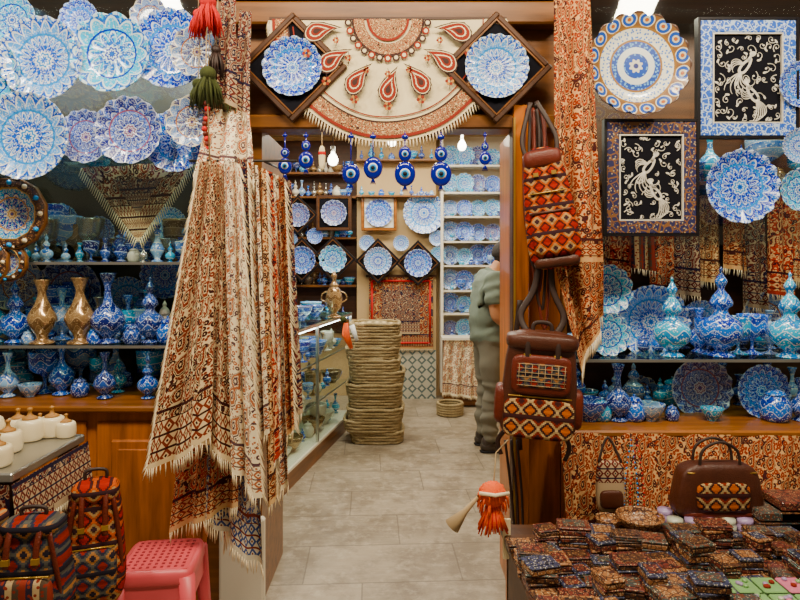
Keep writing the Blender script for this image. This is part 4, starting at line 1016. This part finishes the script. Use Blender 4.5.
# ============================================================ shopkeeper
def man():
    sk={'pel':(0,0,.94,.118),'wa':(-.02,0,1.07,.120),'ch':(-.01,0,1.27,.135),'nb':(.04,0,1.43,.075),'nk':(.085,0,1.495,.056),'hd':(.115,0,1.56,.06)}
    J=[];idx={};E=[]
    def v(n,x,y,z,r): idx[n]=len(J); J.append((x,y,z,r))
    for k,q in sk.items(): v(k,*q)
    for a,b_ in(('pel','wa'),('wa','ch'),('ch','nb'),('nb','nk'),('nk','hd')): E.append((a,b_))
    for s_,t in((1,'L'),(-1,'R')):
        v('sh'+t,.0,s_*.165,1.385,.068); v('ua'+t,-.01,s_*.21,1.25,.054); v('el'+t,.0,s_*.225,1.10,.044); v('fa'+t,.10,s_*.215,1.04,.040); v('wr'+t,.21,s_*.19,.995,.027); v('pa'+t,.27,s_*.175,.98,.030)
        v('hp'+t,0,s_*.085,.86,.096); v('th'+t,.0,s_*.095,.68,.082); v('kn'+t,.01,s_*.10,.48,.064); v('cf'+t,-.015,s_*.10,.32,.062); v('an'+t,-.01,s_*.10,.09,.052)
        for a,b_ in(('ch','sh'+t),('sh'+t,'ua'+t),('ua'+t,'el'+t),('el'+t,'fa'+t),('fa'+t,'wr'+t),('wr'+t,'pa'+t),('pel','hp'+t),('hp'+t,'th'+t),('th'+t,'kn'+t),('kn'+t,'cf'+t),('cf'+t,'an'+t)): E.append((a,b_))
    def skin(J,E,root,lv=2):
        me=bpy.data.meshes.new('tmp'); me.from_pydata([j[:3] for j in J],E,[]); o=bpy.data.objects.new('tmp',me); bpy.context.scene.collection.objects.link(o)
        o.modifiers.new('s','SKIN')
        sd=me.skin_vertices[0].data
        for i,j in enumerate(J): sd[i].radius=(j[3],j[3]); sd[i].use_root=(i==root)
        ss=o.modifiers.new('ss','SUBSURF'); ss.levels=lv; ss.render_levels=lv
        bpy.context.view_layer.update(); dg=bpy.context.evaluated_depsgraph_get()
        out=bpy.data.meshes.new_from_object(o.evaluated_get(dg)); bpy.data.objects.remove(o); return out
    Ei=[(idx[a],idx[b_]) for a,b_ in E]
    body=skin(J,Ei,idx['pel'],3)
    mats=[plain('grey_green_shirt',(.19,.225,.19),.9,0,.15,18,0,.3),plain('grey_trousers',(.20,.19,.155),.85,0,.15,14,0,.3),plain('skin',(.48,.26,.16),.5,0,.06)]
    for m in mats: body.materials.append(m)
    def reg(c):
        best=None
        for a,b_ in E:
            A=Vector(J[idx[a]][:3]);B=Vector(J[idx[b_]][:3]); t=max(0,min(1,(c-A).dot(B-A)/max(1e-9,(B-A).length_squared)))
            r=J[idx[a]][3]*(1-t)+J[idx[b_]][3]*t; d=(c-A.lerp(B,t)).length-r
            if best is None or d<best[0]: best=(d,a,b_,t)
        _,a,b_,t=best
        if b_[:2] in('fa','wr','pa'): return 2
        if b_[:2]=='el': return 2 if t>.35 else 0
        if b_ in('hd',) or (b_=='nk' and t>.15): return 2
        if b_[:2] in('hp','th','kn','cf','an'): return 1 if c.z<.90 else 0
        return 0
    for p in body.polygons:
        k=reg(p.center); p.material_index=k; p.use_smooth=True
    vk={}
    for p in body.polygons:
        for i in p.vertices: vk.setdefault(i,[]).append(p.material_index)
    nr=[v_.normal.copy() for v_ in body.vertices]
    for i,v_ in enumerate(body.vertices):
        ks=vk.get(i,[2]); c=v_.co.copy()
        if 2 not in ks:
            f=.030 if (0 in ks and c.z<1.15) else (.020 if 0 in ks else .014)
            # cloth drape: diagonal pulls on the shirt, stacked creases low on the trousers
            f+=.012*mnoise.noise(c*9)+(.007*sin(c.z*55+c.y*18+4*mnoise.noise(c*6)) if (0 in ks or c.z<.35 or .42<c.z<.58) else .003*sin(c.z*30+c.x*20))
            v_.co+=nr[i]*f
    root=bpy.data.objects.new('shopkeeper_man',None); bpy.context.scene.collection.objects.link(root)
    def part(n,me,**k):
        o=inst(n,me,**k); o.parent=root; return o
    part('body',body)
    for s_ in(1,-1):
        c=Vector((.27,s_*.175,.98)); Jh=[(c.x-.03,c.y,c.z,.024),(c.x+.02,c.y,c.z-.005,.026),(c.x+.055,c.y,c.z-.012,.022)]; Eh=[(0,1),(1,2)]
        hm=skin(Jh,Eh,0); hm.materials.append(mats[2]); 
        for p in hm.polygons: p.use_smooth=True
        part('palm',hm)
        for f in range(4):
            oy=(f-1.5)*.017; l=(.066,.074,.070,.055)[f]; x0=c.x+.05
            Jf=[(x0,c.y+oy,c.z-.008,.0085),(x0+l*.45,c.y+oy*1.1,c.z-.018,.008),(x0+l*.75,c.y+oy*1.1,c.z-.040,.0072),(x0+l*.82,c.y+oy*1.1,c.z-.060,.006)]
            fm=skin(Jf,[(0,1),(1,2),(2,3)],0,1); fm.materials.append(mats[2]); [setattr(p,'use_smooth',True) for p in fm.polygons]; part('finger_%d'%(f+1),fm)
        Jt=[(c.x+.0,c.y-s_*.02,c.z,.011),(c.x+.03,c.y-s_*.042,c.z-.008,.0095),(c.x+.058,c.y-s_*.045,c.z-.022,.0075)]
        tm=skin(Jt,[(0,1),(1,2)],0,1); tm.materials.append(mats[2]); [setattr(p,'use_smooth',True) for p in tm.polygons]; part('thumb',tm)
    hb=MB()
    hc=Vector((.135,0,1.595)); n,m=40,30
    def headf(sc=1.,hair=False):
        vs=[]
        for j in range(m+1):
            f=-pi/2+pi*j/m
            for i in range(n):
                t=2*pi*i/n; d=Vector((cos(f)*cos(t),cos(f)*sin(t),sin(f)))
                p=Vector((d.x*.098,d.y*.076,d.z*.115))
                if d.z<0: p.y*=1-.28*(-d.z)**1.2; p.x*=1-.15*(-d.z); 
                if d.x<0: p.z+= .006*(-d.x); 
                if d.x<-.2 and d.z<-.3: p.x*=.82
                if not hair:
                    a=math.exp(-((d.y/.14)**2)-((d.z+.12)/.16)**2) if d.x>0 else 0; p.x+=.022*a
                    a=math.exp(-((abs(d.y)-.36)/.16)**2-((d.z-.06)/.10)**2) if d.x>0 else 0; p.x-=.008*a
                    a=math.exp(-((d.y/.3)**2)-((d.z-.2)/.08)**2) if d.x>0 else 0; p.x+=.004*a
                    a=math.exp(-((d.y/.25)**2)-((d.z+.48)/.07)**2) if d.x>0 else 0; p.x+=.006*a
                    a=math.exp(-((d.y/.3)**2)-((d.z+.85)/.16)**2) if d.x>0 else 0; p.x+=.014*a
                vs.append(p*sc)
        return vs
    fs=[(j*n+i,j*n+(i+1)%n,(j+1)*n+(i+1)%n,(j+1)*n+i) for j in range(m) for i in range(n)]
    hb.add(headf(),fs,mats[2])
    hairm=plain('dark_hair',(.022,.016,.012),.7,0,.3,40,0,.6)
    hv=headf(1.0,True); hv=[p*(1.07+.025*mnoise.noise(p*45)) for p in hv]
    def hairy(c): return c.z>.050 or (c.x<-.02 and c.z>-.075) or (c.x<.02 and c.z>.012)
    hf=[f for f in fs if hairy(sum((hv[k] for k in f),Vector())/4)]
    hb.add(hv,hf,hairm)
    for sy in(-1,1):
        hb.sq(.038,.014,.06,mats[2],.9,TR((-.0,sy*.081,-.005),(0,.2,sy*.3)),12,10); hb.sq(.02,.008,.035,plain('ear_inner',(.36,.16,.10),.6),.9,TR((.004,sy*.088,-.005)),10,8)
        hb.sq(.02,.028,.016,M['evilW'],1.,TR((.082,sy*.030,.008)),12,8); hb.sq(.008,.012,.012,hairm,1.,TR((.091,sy*.030,.008)),10,6); hb.sq(.012,.036,.007,hairm,.9,TR((.092,sy*.031,.028)),12,6)
    hb.sq(.012,.040,.010,plain('lips',(.40,.13,.10),.5),.9,TR((.092,0,-.052)),12,6); hb.sq(.012,.05,.008,hairm,.9,TR((.096,0,-.040)),12,6)
    part('head',hb.mesh('head'),loc=hc,rot=(0,.16,0))
    cb=MB(); cb.tube([(.055+.068*cos(2*pi*i/24),.072*sin(2*pi*i/24),1.450+.006*cos(2*pi*i/24)) for i in range(25)],.012,mats[0],8)
    part('collar',cb.mesh('collar'))
    shm=plain('dark_shoe',(.05,.04,.034),.45)
    for s_ in (1,-1):
        sb=MB(); sb.sq(.27,.095,.075,shm,.6,TR((.045,s_*.10,.045)),26,12,lambda p:Vector((p.x,p.y*(1-.25*max(0,p.x)/.13),p.z*(1-.35*max(0,p.x)/.13))))
        sb.sq(.10,.085,.10,shm,.7,TR((-.03,s_*.10,.075)),18,10); sb.sq(.28,.10,.018,M['black'],.5,TR((.045,s_*.10,.010)),26,6); part('shoe',sb.mesh('shoe'))
    root.location=(X_(488,5.16),5.16,0); root.rotation_euler=(0,0,.12); root.scale=(1.04,1.04,1.04)
man()

# ============================================================ lights
def area(nm,loc,rot,sx,sy,e,c=(1,.9,.75)):
    l=bpy.data.lights.new(nm,'AREA'); l.shape='RECTANGLE'; l.size=sx; l.size_y=sy; l.energy=e; l.color=c
    o=bpy.data.objects.new(nm,l); bpy.context.scene.collection.objects.link(o); o.location=loc; o.rotation_euler=rot; return o
area('bazaar_light',(0,1.1,3.7),(math.radians(31),0,0),1.8,.25,112,(1,.82,.58))
area('bazaar_light.001',(-1.6,1.5,3.3),(math.radians(30),0,0),.25,.25,38,(1,.90,.72)); area('bazaar_light.002',(1.6,1.5,3.3),(math.radians(30),0,0),.25,.25,38,(1,.87,.66))
area('shop_ceiling_light',(-.2,4.2,3.06),(0,0,0),1.6,.4,82,(1,.90,.70)); area('shop_ceiling_light.001',(0,6.0,3.06),(0,0,0),2.6,.4,96,(1,.92,.74))
area('case_light_left',(-1.7,3.1,2.9),(0,0,0),1.4,.1,38,(1,.93,.80)); area('case_light_right',(1.7,3.1,2.9),(0,0,0),1.4,.1,30,(1,.86,.66))
w=bpy.data.worlds.new('World'); bpy.context.scene.world=w; w.use_nodes=True
w.node_tree.nodes['Background'].inputs[0].default_value=(1,.78,.52,1); w.node_tree.nodes['Background'].inputs[1].default_value=.20
# ============================================================ camera
cd=bpy.data.cameras.new('camera'); cd.sensor_width=36; cd.lens=36*FOC/800; cd.shift_y=-(300-HOR)/800; cd.clip_end=60
co=bpy.data.objects.new('camera',cd); bpy.context.scene.collection.objects.link(co); co.location=(0,0,EYE); co.rotation_euler=(pi/2,0,0)
bpy.context.scene.camera=co
